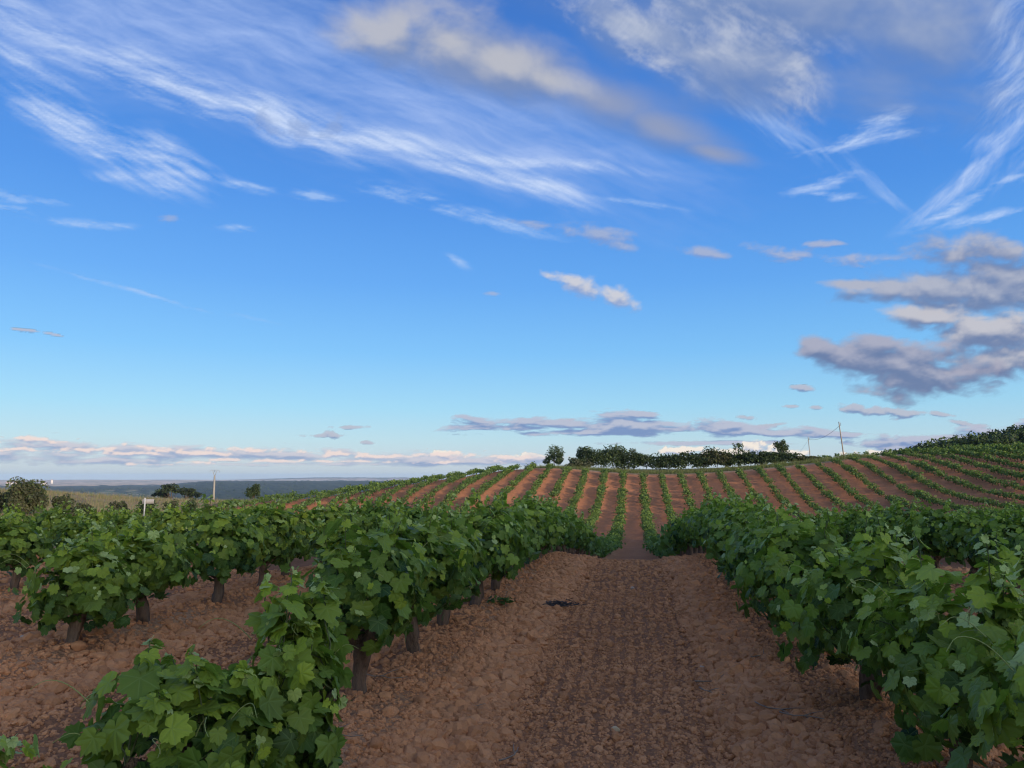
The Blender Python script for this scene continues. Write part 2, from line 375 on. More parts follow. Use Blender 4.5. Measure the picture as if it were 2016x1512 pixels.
TOP_EDGE = ([-60, -26, -15, 0, 25, 33, 42, 60, 90, 200], [140, 140, 134.5, 134, 131.5, 134, 139, 148, 154, 154])
def vineyard(x, y):
    """1 inside the vineyard, 0 outside"""
    return ((x > np.interp(y, *LEFT_EDGE)-1.2) & (y < np.interp(x, *TOP_EDGE)+3.0) & (x < 96) & (y > -30)).astype(float)
def height(x, y):
    x, y = np.asarray(x, float), np.asarray(y, float)
    r = np.hypot(x, y); az = np.degrees(np.arctan2(x, y))
    w = 1 - smooth(r, 190, 300)
    far = np.interp(r, [150, 300, 600, 1200, 2300], [-4, -9, -28, -62, -80])
    hl = np.interp(az, [10, 17, 20, 24.7, 30, 45, 90, 130], [-9, 4.2, 7, 11.8, 18, 26, 18, -9])
    right = hl*np.interp(r, [0, 260, 420, 900, 2000], [1, 1, .7, .1, 0]) + np.interp(r, [420, 900, 2300], [0, -30, -80])
    far = np.where((az > 8) & (az < 140), far + (right-far)*smooth(az, 9, 14)*(1-smooth(az, 100, 138)), far)
    # distant rises: wooded plateau, low hills on the horizon
    rise = 9*smooth(r, 4200, 4900)*(1-smooth(r, 7800, 8800)) + 34*smooth(az, -34, -30)*smooth(r, 2600, 5000)*(1-smooth(r, 6500, 8800))
    rise += (24 + 9*perlin(az/4, r/5000, 5))*smooth(r, 8600, 13200)
    rise += 34*smooth(az, -29, -23)*(1-smooth(az, -17, -14))*smooth(r, 11500, 13800)*(1+.3*perlin(az/1.3, az*0, 9))
    far = far + np.where(az < 12, rise, 0)
    near = _tps(x, y) if w.max() > 0 else 0
    z = near*w + far*(1-w)
    # the wooded knoll behind the camera on the right, which keeps the low sun off the near vines
    z = z + 24*np.exp(-(((x-97)/38)**2 + ((y+45)/62)**2))
    v = vineyard(x, y)
    d = row_near(x)
    z = z + v*(0.15*np.exp(-(d/.46)**2) - .14)*(1-smooth(r, 150, 180))
    return z
def ground_at(x, y): return float(height(np.array([x]), np.array([y]))[0])
def comb(x, y):
    """phase of the lines the tines left, running along the rows"""
    return x*2*math.pi/.115 + 5*perlin(x*.5, y*.35, 8) + 2.0*perlin(x*3, y*1.2, 9)
def rough(x, y):
    """small relief: furrows of the harrow and lumps"""
    r = np.hypot(x, y)
    v = vineyard(x, y)
    f = smooth(-r, -60, -22)
    return v*(1-f)*smooth(-r, -170, -140)*.035*fbm(x*1.1, y*.8, 3, .6, 6) + v*f*(.020*fbm(x*2.2, y*1.1, 3, .6, 3) + .016*fbm(x*9, y*7, 3, .6, 4) + 0.0075*np.sin(comb(x, y))*smooth(np.abs(row_near(x)), .6, .9)*smooth(fbm(x*1.3, y*.5, 2, .5, 15), -.3, .4)) \
        + (1-v)*f*.05*fbm(x*.8, y*.8, 3, .5, 6)

def build_ground():
    r = [0.6]
    while r[-1] < 20: r.append(r[-1]*1.0068)
    while r[-1] < 300: r.append(r[-1]*1.013)
    while r[-1] < 15200: r.append(r[-1]*1.02)
    r = np.array([0.0]+r)
    az = np.concatenate([np.arange(31-360+3, -47, 3.0), np.arange(-47, 31, .22), [31.0]])
    AZ, RR = np.meshgrid(np.radians(az), r, indexing='ij')
    x, y = np.sin(AZ)*RR, np.cos(AZ)*RR
    xf, yf = x.ravel(), y.ravel()
    nearm = RR.ravel() < 320
    z = np.empty(x.size)
    z[nearm] = height(xf[nearm], yf[nearm]) + rough(xf[nearm], yf[nearm])
    z[~nearm] = height(xf[~nearm], yf[~nearm])
    # what grows or lies there
    rr = RR.ravel(); azd = np.degrees(AZ).ravel()
    v = vineyard(xf + .8*fbm(xf/4, yf/4, 3, .5, 12), yf + .8*fbm(xf/4+9, yf/4, 3, .5, 13))
    n1 = fbm(xf/6, yf/6, 4, .55, 21); n2 = fbm(xf/1.3, yf/1.3, 3, .5, 22)
    def lerp(a, b, t): return np.asarray(a)*(1-t)[:, None] + np.asarray(b)*t[:, None]
    SOIL, SOIL2 = (.325, .145, .070), (.280, .126, .063)
    soil = lerp(SOIL, SOIL2, np.clip(.5+n1*.9, 0, 1))
    d = row_near(xf)
    soil = lerp(soil, (.50, .285, .160), np.exp(-((d-.18)/.30)**2)*np.clip(.55+n2*.8, 0, 1)*.75)       # pale crust on the banks under the vines
    soil = lerp(soil, (.42, .182, .088), smooth(yf, 40, 100)*.85)                          # redder earth on the far slope
    dry = lerp((.31, .235, .15), (.18, .14, .095), np.clip(.5+n1*1.2, 0, 1))
    dry = lerp(dry, (.13, .14, .06), np.clip(n2*.8, 0, .6))
    near = lerp(dry, soil, v)
    # countryside in the plain
    lr = np.log(np.maximum(rr, 1))
    fld = perlin(azd/1.6, lr*26, 31); fl2 = perlin(azd/.7+9, lr*44, 32); fl3 = fbm(azd/.35, lr*60, 3, .5, 33)
    plain = lerp((.10, .13, .05), (.30, .24, .13), smooth(fld+.4*fl2, -.1, .35))
    plain = lerp(plain, (.42, .30, .18), smooth(fl2-.2*fld, .25, .45))
    plain = lerp(plain, (.05, .07, .03), smooth(fl3, .25, .5))
    far_f = lerp((.46, .34, .22), (.15, .15, .08), smooth(fld+.5*fl2, -.05, .4))
    far_f = lerp(far_f, (.66, .48, .32), smooth(fl2+.3*fl3, .02, .3))
    plain = lerp(plain, far_f, smooth(rr, 6500, 7000))
    wood = smooth(rr+900*fbm(azd/1.5, lr*6, 3, .5, 41), 4100, 4500)*(1-smooth(rr+800*fbm(azd/1.1, lr*3, 3, .5, 42), 6700, 7100))
    wood = np.maximum(wood, smooth(azd+1.5*fbm(azd, lr*8, 3, .5, 43), -33.5, -32)*smooth(rr, 2300, 2500)*(1-smooth(rr+900*fbm(azd/1.2, lr*4, 3, .5, 44), 8600, 9000)))
    wood = np.maximum(wood, smooth(rr, 12500, 13500)*smooth(azd, -30, -25)*.8)
    plain = lerp(plain, lerp((.020, .034, .020), (.060, .072, .038), smooth(fl3+.5*fl2, -.3, .5)), wood)
    hillside = lerp((.10, .11, .05), (.20, .17, .09), np.clip(.5+n1, 0, 1))
    col = lerp(near, hillside, smooth(rr, 170, 240)); col = lerp(col, plain, smooth(rr, 900, 1500))
    z += wood*np.clip(fl3, 0, 1)*9*smooth(rr, 2200, 2600)
    na, nr = x.shape
    idx = np.arange(na*nr).reshape(na, nr)
    ii = np.concatenate([idx, idx[:1]], 0)
    q = np.stack([ii[:-1, :-1], ii[:-1, 1:], ii[1:, 1:], ii[1:, :-1]], -1).reshape(-1, 4)[:, ::-1]
    att = np.concatenate([col, v[:, None]*(1-smooth(rr, 170, 200))[:, None]], 1)
    me = np_mesh('ground', np.stack([xf, yf, z], -1), q, {'base': ('FLOAT_COLOR', att)}, True)
    m, o = new_mat('earth')
    N = m.node_tree.nodes
    a = N.new('ShaderNodeAttribute'); a.attribute_name = 'base'
    geo = N.new('ShaderNodeNewGeometry'); pos = X(geo.outputs['Position'])
    nA = noise(pos, 14.0, 5, .6); nB = noise(pos, 2.1, 3, .5); nC = noise(pos, 70.0, 3, .6)
    vor = voronoi(pos, 26.0); vor2 = voronoi(vmath('MULTIPLY', pos, (1, 1, 1)), 60.0)
    nD = noise(pos, .45, 4, .6)
    f = (nA-.5)*.7 + (nB-.5)*.75 + (nC-.5)*.5 + (nD-.5)*.55
    colr = mix(X.m('ADD', f, .5, clamp=True), (.62, .60, .60), (1.38, 1.38, 1.36))
    colr = mix(1.0, X(a.outputs['Color']), colr, 'MULTIPLY')
    b = N.new('ShaderNodeBsdfPrincipled'); link(colr, b.inputs['Base Color'])
    b.inputs['Roughness'].default_value = .95; b.inputs['Specular IOR Level'].default_value = .12
    bp = N.new('ShaderNodeBump'); bp.inputs['Strength'].default_value = .9; bp.inputs['Distance'].default_value = .03
    hgt = vor*.9 + vor2*.4 + nC*.35 + nA*.6
    link(hgt*X(a.outputs['Alpha']), bp.inputs['Height']); link(bp.outputs[0], b.inputs['Normal'])
    link(b.outputs[0], o.inputs['Surface'])
    tag(add_obj('ground', me, m), kind='structure')
build_ground()

# ------------------------------------------------------------------ shared shapes and materials
def tube(pts, radii, sides=6, cap=True):
    """a tapering tube through points, as (verts, triangles)"""
    pts = np.asarray(pts, float); n = len(pts)
    radii = np.broadcast_to(np.asarray(radii, float), (n,))
    t = np.gradient(pts, axis=0); t /= np.linalg.norm(t, axis=1)[:, None] + 1e-9
    ref = np.where(np.abs(t[:, 2:3]) > .92, np.array([[1., 0, 0]]), np.array([[0, 0, 1.]]))
    a = np.cross(t, ref); a /= np.linalg.norm(a, axis=1)[:, None] + 1e-9
    b = np.cross(t, a)
    an = np.arange(sides)*2*math.pi/sides
    v = pts[:, None] + radii[:, None, None]*(a[:, None]*np.cos(an)[None, :, None] + b[:, None]*np.sin(an)[None, :, None])
    v = v.reshape(-1, 3); f = []
    for i in range(n-1):
        for j in range(sides):
            k = (j+1) % sides
            p, q, r_, s = i*sides+j, i*sides+k, (i+1)*sides+k, (i+1)*sides+j
            f += [(p, r_, q), (p, s, r_)]
    if cap:
        v = np.concatenate([v, pts[:1], pts[-1:]]); c0, c1 = len(v)-2, len(v)-1
        for j in range(sides):
            k = (j+1) % sides
            f += [(c0, j, k), (c1, (n-1)*sides+k, (n-1)*sides+j)]
    return v, np.array(f)
def join(parts):
    vs, fs, o = [], [], 0
    for v, f in parts:
        vs.append(np.asarray(v, float)); fs.append(np.asarray(f)+o); o += len(v)
    return np.concatenate(vs), np.concatenate(fs)
def box(x0, x1, y0, y1, z0, z1):
    v = np.array([(x, y, z) for x in (x0, x1) for y in (y0, y1) for z in (z0, z1)], float)
    f = [(0, 1, 3), (0, 3, 2), (4, 6, 7), (4, 7, 5), (0, 4, 5), (0, 5, 1), (2, 3, 7), (2, 7, 6), (0, 2, 6), (0, 6, 4), (1, 5, 7), (1, 7, 3)]
    return v, np.array(f)
def mesh(name, vf, attrs=None, sm=False): return np_mesh(name, vf[0], vf[1], attrs, sm)

def plain_mat(name, col, rough=.8, nscale=8.0, var=.35, bump=0.0, spec=.3, bscale=30.0, objrand=0.0, stretch=(1, 1, 1)):
    m, o = new_mat(name); N = m.node_tree.nodes
    tcn = N.new('ShaderNodeTexCoord'); p = vmath('MULTIPLY', X(tcn.outputs['Object']), stretch)
    n = noise(p, nscale, 4, .6)
    f = (n-.5)*(2.2*var)
    if objrand:
        oi = N.new('ShaderNodeObjectInfo'); f = f + (X(oi.outputs['Random'])-.5)*objrand
    c = mix(X.m('ADD', f, .5, clamp=True), tuple(v*(1-var) for v in col), tuple(v*(1+var) for v in col))
    b = N.new('ShaderNodeBsdfPrincipled'); link(c, b.inputs['Base Color'])
    b.inputs['Roughness'].default_value = rough; b.inputs['Specular IOR Level'].default_value = spec
    if bump:
        bp = N.new('ShaderNodeBump'); bp.inputs['Strength'].default_value = 1.0; bp.inputs['Distance'].default_value = bump
        link(noise(p, bscale, 4, .65), bp.inputs['Height']); link(bp.outputs[0], b.inputs['Normal'])
    link(b.outputs[0], o.inputs['Surface'])
    return m
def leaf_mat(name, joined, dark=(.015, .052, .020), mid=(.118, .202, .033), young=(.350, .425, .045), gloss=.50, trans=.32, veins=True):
    """vine leaf: colour from its age plus crown shade painted into its dark tone, veins along the five lobes, light shining through"""
    m, o = new_mat(name); N = m.node_tree.nodes
    if joined:
        a = N.new('ShaderNodeAttribute'); a.attribute_name = 'leafvar'
        ar, yg, _ = xyz(X(a.outputs['Vector']))
        rnd = ar
    else:
        oi = N.new('ShaderNodeObjectInfo'); rnd = X(oi.outputs['Random'])
        _, yg, _ = xyz(X(oi.outputs['Color']))
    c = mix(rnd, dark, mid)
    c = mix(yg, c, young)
    if veins: c = mix(sstep(yg, .80, 1.0), c, (.40, .47, .19))          # downy shoot tips
    if veins:
        a2 = N.new('ShaderNodeAttribute'); a2.attribute_name = 'blade'
        lx, ly, _ = xyz(X(a2.outputs['Vector']))
        ax = lx.abs()
        d = None
        for ang in (0, 52, 108):
            s_, c_ = math.sin(R(ang)), math.cos(R(ang))
            al = ax*s_ + ly*c_
            pe = (ax*c_ - ly*s_).abs() + sstep(al, .02, -.08, 0, 1)
            d = pe if d is None else d.min(pe)
        vein = sstep(d, .008, .035, 1.0, 0.0)
        c = mix(vein*.35, c, (.19, .27, .085))
        ridge = sstep(d, .0, .16, 0.0, 1.0) + noise(X(a2.outputs['Vector']), 9.0, 3, .6)*.5
        # the underside is paler and duller
    geo = N.new('ShaderNodeNewGeometry')
    c = mix(X(geo.outputs['Backfacing'])*.55, c, (.130, .195, .070))
    b = N.new('ShaderNodeBsdfPrincipled'); link(c, b.inputs['Base Color'])
    b.inputs['Roughness'].default_value = gloss; b.inputs['Specular IOR Level'].default_value = .22
    if veins:
        bp = N.new('ShaderNodeBump'); bp.inputs['Strength'].default_value = .35; bp.inputs['Distance'].default_value = .010
        link(ridge, bp.inputs['Height']); link(bp.outputs[0], b.inputs['Normal'])
    t = N.new('ShaderNodeBsdfTranslucent'); link(mix(1.0, c, (1.5, 1.75, .55), 'MULTIPLY'), t.inputs['Color'])
    mx = N.new('ShaderNodeMixShader'); mx.inputs[0].default_value = trans
    link(b.outputs[0], mx.inputs[1]); link(t.outputs[0], mx.inputs[2]); link(mx.outputs[0], o.inputs['Surface'])
    return m
M_LEAF = leaf_mat('vine_leaf', False)
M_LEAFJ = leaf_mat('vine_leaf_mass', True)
M_LEAFF = leaf_mat('vine_leaf_far', True, dark=(.038, .085, .024), mid=(.110, .175, .042), gloss=.6, trans=.22, veins=False)
M_TRUNK = plain_mat('vine_bark', (.165, .108, .076), .92, 26, .55, .035, .12, 38, stretch=(1, 1, .16))
M_TENDRIL = plain_mat('tendril', (.26, .30, .09), .6, 6, .3)
M_CANE = plain_mat('green_cane', (.085, .105, .040), .6, 6, .4)

# ------------------------------------------------------------------ vine leaves
_PROF = [(0, 1.0), (7, .94), (13, .91), (19, .83), (26, .75), (32, .75), (39, .83), (46, .90), (53, .95), (60, .89), (67, .85), (75, .75), (82, .73), (90, .78), (99, .80), (107, .81), (116, .74),
         (127, .69), (140, .61), (155, .50), (168, .35), (176, .12)]
def leaf_shape(seed, coarse=False):
    """(verts, tris, blade coords) of one leaf: stalk end at the origin, tip along +Y, upper side +Z"""
    rg = np.random.default_rng(seed)
    if coarse: prof = [(0, 1.0), (27, .78), (52, .95), (80, .76), (106, .80), (145, .56), (172, .2)]
    else: prof = _PROF
    lobe = rg.uniform(.7, 1.7); prof = [(a, .82+(r_-.82)*lobe if 4 < a < 120 and r_ < .86 else r_) for a, r_ in prof]      # some leaves are cut deeper than others
    side = []
    for sgn in (1, -1):
        side.append([(sgn*a, r_*(1+rg.normal()*.035)*(1 + (.045 if (i % 2 == 0) else -.04)*(not coarse))) for i, (a, r_) in enumerate(prof)])
    outl = side[0] + side[1][:0:-1]
    a = np.array([p[0] for p in outl]); r_ = np.array([p[1] for p in outl])
    ox, oy = np.sin(np.radians(a))*r_, np.cos(np.radians(a))*r_
    P2 = [np.array([[0., 0.]])]; tris = []
    n = len(outl)
    if coarse:
        P2.append(np.stack([ox, oy], -1))
        for i in range(n-1): tris.append((0, 1+i+1, 1+i))
        tris.append((0, 1, n))
    else:
        step = 3; inner = list(range(0, n, step)); k = len(inner)
        P2.append(np.stack([ox[inner], oy[inner]], -1)*.52); P2.append(np.stack([ox, oy], -1))
        for j in range(k):
            j2 = (j+1) % k
            tris.append((0, 1+j2, 1+j))
            i0, i1 = inner[j], (inner[j2] if j2 else n)
            h = (i0+i1)//2
            for i in range(i0, i1):
                q, q2 = 1+k+i, 1+k+(i+1) % n
                tris.append((1+j if i < h else 1+j2, q2, q))
            tris.append((1+j, 1+j2, 1+k+h))
    p = np.concatenate(P2); x, y = p[:, 0].copy(), p[:, 1].copy()
    rr = np.hypot(x, y); th = np.arctan2(x, y)
    fold, droop, wav, ph = rg.uniform(-.1, .85 if seed % 3 == 0 else .35), rg.uniform(-.05, .50), rg.uniform(.03, .16), rg.uniform(0, 6.3)
    x *= rg.uniform(.86, 1.06)
    z = fold*np.sqrt(x*x+.02)*.7 - droop*rr*rr*.6 + .45*wav*np.sin(th*3+ph)*rr*rr + .6*wav*np.sin(th*7+2*ph)*rr**4 + rg.uniform(-.25, .25)*x*y + rg.uniform(-.2, .2)*y*y*y
    return np.stack([x, y, z], -1), np.array(tris), np.stack([x, y, x*0], -1)
NLEAF = 12
LEAF_HI = [leaf_shape(100+i) for i in range(NLEAF)]
LEAF_LO = [leaf_shape(200+i, True) for i in range(NLEAF)]
LEAF_ME = []
for i, (v, f, bl) in enumerate(LEAF_HI):
    v2, f2 = join([(v, f), tube([(0, -.02, 0), (.02, -.3, -.08), (0, -.62, -.28)], [.02, .016, .02], 3, False)])   # blade and its stalk
    bl2 = np.concatenate([bl, np.zeros((len(v2)-len(bl), 3))])
    me = np_mesh('leaf', v2, f2, {'blade': ('FLOAT_VECTOR', bl2)}, True); me.materials.append(M_LEAF)
    LEAF_ME.append(me)
def frames(T, Nn):
    """rotation matrices whose Y is the direction of the tip and Z the upper side"""
    Nn = Nn/np.linalg.norm(Nn, axis=1)[:, None]
    T = T - Nn*(T*Nn).sum(1)[:, None]; T /= np.linalg.norm(T, axis=1)[:, None]+1e-9
    return np.stack([np.cross(T, Nn), T, Nn], -1)
def leaf_mass(name, pos, rot, size, kind, rnd, young, shapes, mat, blade=True):
    vs, fs, av, bv, o = [], [], [], [], 0
    for k in range(len(shapes)):
        s = np.nonzero(kind == k)[0]
        if not len(s): continue
        v, f, bl = shapes[k]
        w = np.einsum('nij,vj->nvi', rot[s]*size[s][:, None, None], v) + pos[s][:, None]
        vs.append(w.reshape(-1, 3)); fs.append((f[None]+(np.arange(len(s))*len(v))[:, None, None]).reshape(-1, 3)+o); o += w.shape[0]*w.shape[1]
        av.append(np.repeat(np.stack([rnd[s], young[s], rnd[s]*0], -1), len(v), 0)); bv.append(np.tile(bl, (len(s), 1)))
    at_ = {'leafvar': ('FLOAT_VECTOR', np.concatenate(av))}
    if blade: at_['blade'] = ('FLOAT_VECTOR', np.concatenate(bv))
    me = np_mesh(name, np.concatenate(vs), np.concatenate(fs), at_, blade)
    me.materials.append(mat)
    return me

def vine_plan(seed, H=1.0, W=.50, L=.66, nout=380, nin=150, base=.20, tone=0.0):
    """everything of one bush vine, in its own coordinates: the row runs along Y"""
    rg = np.random.default_rng(seed)
    head = np.array([rg.normal()*.05, rg.normal()*.06, rg.uniform(.28, .36)])
    lean = head[:2]
    nt_ = 11; tt = np.linspace(0, 1, nt_)
    tp = np.stack([lean[0]*tt**1.5 + .012*np.sin(tt*7+seed), lean[1]*tt**1.5 + .012*np.cos(tt*6+2*seed), -.12 + tt*(head[2]+.12)], -1)
    tv, tf = tube(tp, .045 + .008*np.cos(tt*5.5+seed) + .010*(1-tt) + .012*tt**4, 12)
    ang = np.arctan2(tv[:, 1]-np.interp(tv[:, 2], tp[:, 2], tp[:, 1]), tv[:, 0]-np.interp(tv[:, 2], tp[:, 2], tp[:, 0]))
    kk = 1 + .19*np.sin(ang*3+tv[:, 2]*9+seed) + .09*np.sin(ang*7-tv[:, 2]*14) + rg.normal(size=len(tv))*.05
    ctr = np.stack([np.interp(tv[:, 2], tp[:, 2], tp[:, 0]), np.interp(tv[:, 2], tp[:, 2], tp[:, 1])], -1)
    tv[:, :2] = ctr + (tv[:, :2]-ctr)*kk[:, None]
    parts = [(tv, tf)]
    arms, arm_parts = [], []
    na = int(rg.integers(3, 6)); a0 = rg.uniform(0, 6.3)
    for i in range(na):
        a = a0 + i*2*math.pi/na + rg.normal()*.25; l = rg.uniform(.14, .26)
        e = head + np.array([math.cos(a)*l*.8, math.sin(a)*l, rg.uniform(.05, .16)])
        mid = (head+e)/2 + np.array([0, 0, -.015])
        arm_parts.append(tube([head-(e-head)*.12, mid+rg.normal(size=3)*.012, e], [.042, .032, .026], 7)); arms.append(e)
    trunk = join(parts)
    # crown: a lumpy shell of leaves
    zc, hz = base + (H-base)*.50, (H-base)*.46
    n = nout+nin
    d = rg.normal(size=(n*2, 3)); d /= np.linalg.norm(d, axis=1)[:, None]
    d = d[(d[:, 2] > -.85) | (rg.random(n*2) < .4)][:n]
    lump = 1 + .30*fbm(d[:, 0]*1.7+seed, d[:, 1]*1.7+d[:, 2]*1.3, 2, .6, seed % 97)*1.6
    lump = np.clip(lump, .60, 1.28)
    rad = np.where(np.arange(n) < nout, rg.uniform(.80, 1.06, n), rg.uniform(.40, .82, n))*lump
    pos = d*np.array([W, L, hz])*rad[:, None] + np.array([lean[0], lean[1], zc])
    pos[:, 2] = np.maximum(pos[:, 2], .10 + .08*rg.random(n))
    outw = d*np.array([1/W, 1/L, .55/hz]); outw /= np.linalg.norm(outw, axis=1)[:, None]
    Nn = outw*.95 + np.array([0, 0, .26]) + rg.normal(size=(n, 3))*.40
    T = np.array([0, 0, -1.0]) + outw*.40 + rg.normal(size=(n, 3))*.45
    size = np.where(np.arange(n) < nout, rg.uniform(.043, .090, n), rg.uniform(.05, .08, n))
    topness = np.clip((pos[:, 2]-zc)/hz, -1, 1)
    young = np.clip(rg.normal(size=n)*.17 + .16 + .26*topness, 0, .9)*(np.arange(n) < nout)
    tipl = (rg.random(n) < .16) & (topness > -.1) & (np.arange(n) < nout)      # small pale leaves of side shoots
    young = np.where(tipl, rg.uniform(.6, 1, n), young); size = np.where(tipl, size*rg.uniform(.35, .6, n), size)
    pos = np.where(tipl[:, None], pos + outw*.05, pos)
    # shoots: from the arms up through the crown, some standing above it with small pale leaves
    canes = []; ex = []
    ns = int(rg.integers(14, 18))
    for i in range(ns):
        e = arms[i % na]; a = rg.uniform(0, 2*math.pi); tall = i < 8
        tip = np.array([math.cos(a)*W*rg.uniform(.3, 1.0), math.sin(a)*L*rg.uniform(.3, 1.0), 0]) + np.array([lean[0], lean[1], 0])
        tip[2] = (H*rg.uniform(.98, 1.24) if tall else zc + hz*rg.uniform(.1, .9))
        if tall: tip[:2] *= .75
        m1 = e*.45 + tip*.55; m1[2] += .08; m1[:2] = e[:2] + (tip[:2]-e[:2])*.62
        tt = np.linspace(0, 1, 7)[:, None]
        pth = (1-tt)**2*e + 2*tt*(1-tt)*m1 + tt**2*tip + rg.normal(size=(7, 3))*.008
        canes.append(tube(pth, np.linspace(.0055, .0022, 7), 4, False))
        for j in range(4 if tall else 2):
            a2 = rg.uniform(0, 6.3); o_ = np.array([math.cos(a2), math.sin(a2), .3])
            ex.append((tip+o_*.012*j+np.array([0, 0, -.02*j]), o_*.5+np.array([0, 0, .5])+rg.normal(size=3)*.4, o_+np.array([0, 0, .5]), rg.uniform(.014, .030), rg.uniform(.85, 1)))
        k = 9 if tall else 5
        for j in range(k):
            t = rg.uniform(.55, 1.0) if not tall else .5+.5*(j+.5)/k
            p = (1-t)**2*e + 2*t*(1-t)*m1 + t**2*tip
            a2 = rg.uniform(0, 6.3); o_ = np.array([math.cos(a2), math.sin(a2), 0])
            sz = .095*(1-.72*(max(t-.5, 0)/.5))*rg.uniform(.8, 1.15)
            ex.append((p+o_*sz*.55, o_*.6+np.array([0, 0, .8])+rg.normal(size=3)*.35, o_+np.array([0, 0, -.35 if t < .85 else .5]), sz, min(1, .15+max(t-.6, 0)*2.0*rg.uniform(.6, 1.1)) if tall else .25))
    tend = []
    for i in range(5):
        a = rg.uniform(0, 6.3); p0 = np.array([math.cos(a)*W*.9, math.sin(a)*L*.9, zc+hz*rg.uniform(.2, .9)]); t = np.linspace(0, 1, 12)
        o_ = np.array([math.cos(a), math.sin(a), 0]); sd = np.array([-o_[1], o_[0], 0]); l = rg.uniform(.10, .26); cu = rg.uniform(4, 9)
        pth = p0 + o_*(t*l)[:, None] + np.array([0, 0, 1.])*(l*.5*np.sin(t*2.2) - .03*t*t)[:, None] + sd*(.03*t*t*np.sin(t*cu))[:, None]
        tend.append(tube(pth, np.linspace(.0022, .0010, 12), 4, False))
    ep = np.array([x[0] for x in ex]); eN = np.array([x[1] for x in ex]); eT = np.array([x[2] for x in ex]); es = np.array([x[3] for x in ex]); ey = np.array([x[4] for x in ex])
    pos = np.concatenate([pos, ep]); Nn = np.concatenate([Nn, eN]); T = np.concatenate([T, eT]); size = np.concatenate([size, es]); young = np.concatenate([young, ey])
    outw = np.concatenate([outw, (ep-np.array([lean[0], lean[1], zc]))/np.array([W, L, hz])])
    nn = len(pos)
    rad = np.concatenate([rad, np.full(len(ep), 1.05)])
    # a cluster of tiny pale leaves closes every tall shoot
    return dict(trunk=trunk, tendrils=tend, arms=arm_parts, canes=canes, pos=pos, rot=frames(T, Nn), size=size, young=np.clip(young+tone*(.35+.65*rg.random(nn))*np.clip(.5+(pos[:, 2]-zc)/hz*.6, 0, 1), 0, 1), rnd=np.clip(rg.normal(size=nn)*.26+.46+.22*np.clip((pos[:, 2]-zc)/hz, -1, 1), 0, 1),  # lower leaves darker: crown shade painted into their colour, partly leaf age
                kind=rg.integers(0, NLEAF, nn), outw=outw, rad=rad)

# ------------------------------------------------------------------ the near vines
def empty(name, loc, rz=0.0):
    o = bpy.data.objects.new(name, None); C.objects.link(o)
    o.location = loc; o.rotation_euler = (0, 0, rz); o.empty_display_size = .2
    return o
NUM = ['first', 'second', 'third', 'fourth', 'fifth', 'sixth', 'seventh', 'eighth', 'ninth', 'tenth', 'eleventh', 'twelfth', 'thirteenth', 'fourteenth', 'fifteenth', 'sixteenth', 'seventeenth', 'eighteenth',
       'nineteenth', 'twentieth', 'twenty-first', 'twenty-second', 'twenty-third', 'twenty-fourth', 'twenty-fifth', 'twenty-sixth', 'twenty-seventh', 'twenty-eighth']
rng = np.random.default_rng(7)

def close_vine(x, y, seed, H, W, label, group, L=.66, nobj=230, nout=360, nin=140, base=.28, tone=0.0):
    """a vine near the camera: trunk, canes and leaves each an object, the leaves within the crown as one mass"""
    pl = vine_plan(seed, H, W, L, nout, nin, base, tone)
    z = ground_at(x, y)
    root = tag(empty('grapevine', (x, y, z)), label, 'grapevine', group)
    me = np_mesh('trunk', *pl['trunk'], None, True); add_obj('trunk', me, M_TRUNK, root)
    for am in pl['arms']: add_obj('arm', np_mesh('arm', *am, None, True), M_TRUNK, root.children[0])
    for cn in pl['canes']:
        add_obj('cane', np_mesh('cane', *cn, None, True), M_CANE, root)
    for tn in pl['tendrils']: add_obj('tendril', np_mesh('tendril', *tn, None, True), M_TENDRIL, root)
    view = np.array([-x, -y, EYE-z-.6]); view /= np.linalg.norm(view)
    score = (pl['outw']/np.linalg.norm(pl['outw'], axis=1)[:, None]) @ view + 1.2*(pl['rad']-.8) + 6*pl['size'] + .35*(pl['pos'][:, 2] > .7*H)
    order = np.argsort(-score)
    sel, rest = order[:nobj], order[nobj:]
    for i in sel:
        o = bpy.data.objects.new('leaf', LEAF_ME[pl['kind'][i]]); C.objects.link(o)
        o.parent = root
        s = float(pl['size'][i])
        o.matrix_local = Matrix.Translation(Vector(pl['pos'][i])) @ (Matrix(pl['rot'][i].tolist()).to_4x4() @ Matrix.Diagonal((s, s, s, 1)))
        o.color = (1.0, float(pl['young'][i]), 1.0, 1.0)
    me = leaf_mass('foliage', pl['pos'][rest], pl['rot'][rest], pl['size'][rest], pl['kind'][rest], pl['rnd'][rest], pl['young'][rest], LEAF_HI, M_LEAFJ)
    f = add_obj('foliage', me, None, root); f['kind'] = 'stuff'
    return root

def in_frame(x, y, z=.7, m=90):
    a, b, d = project((x, y, z)); return d > .5 and -m < a < 2016+m
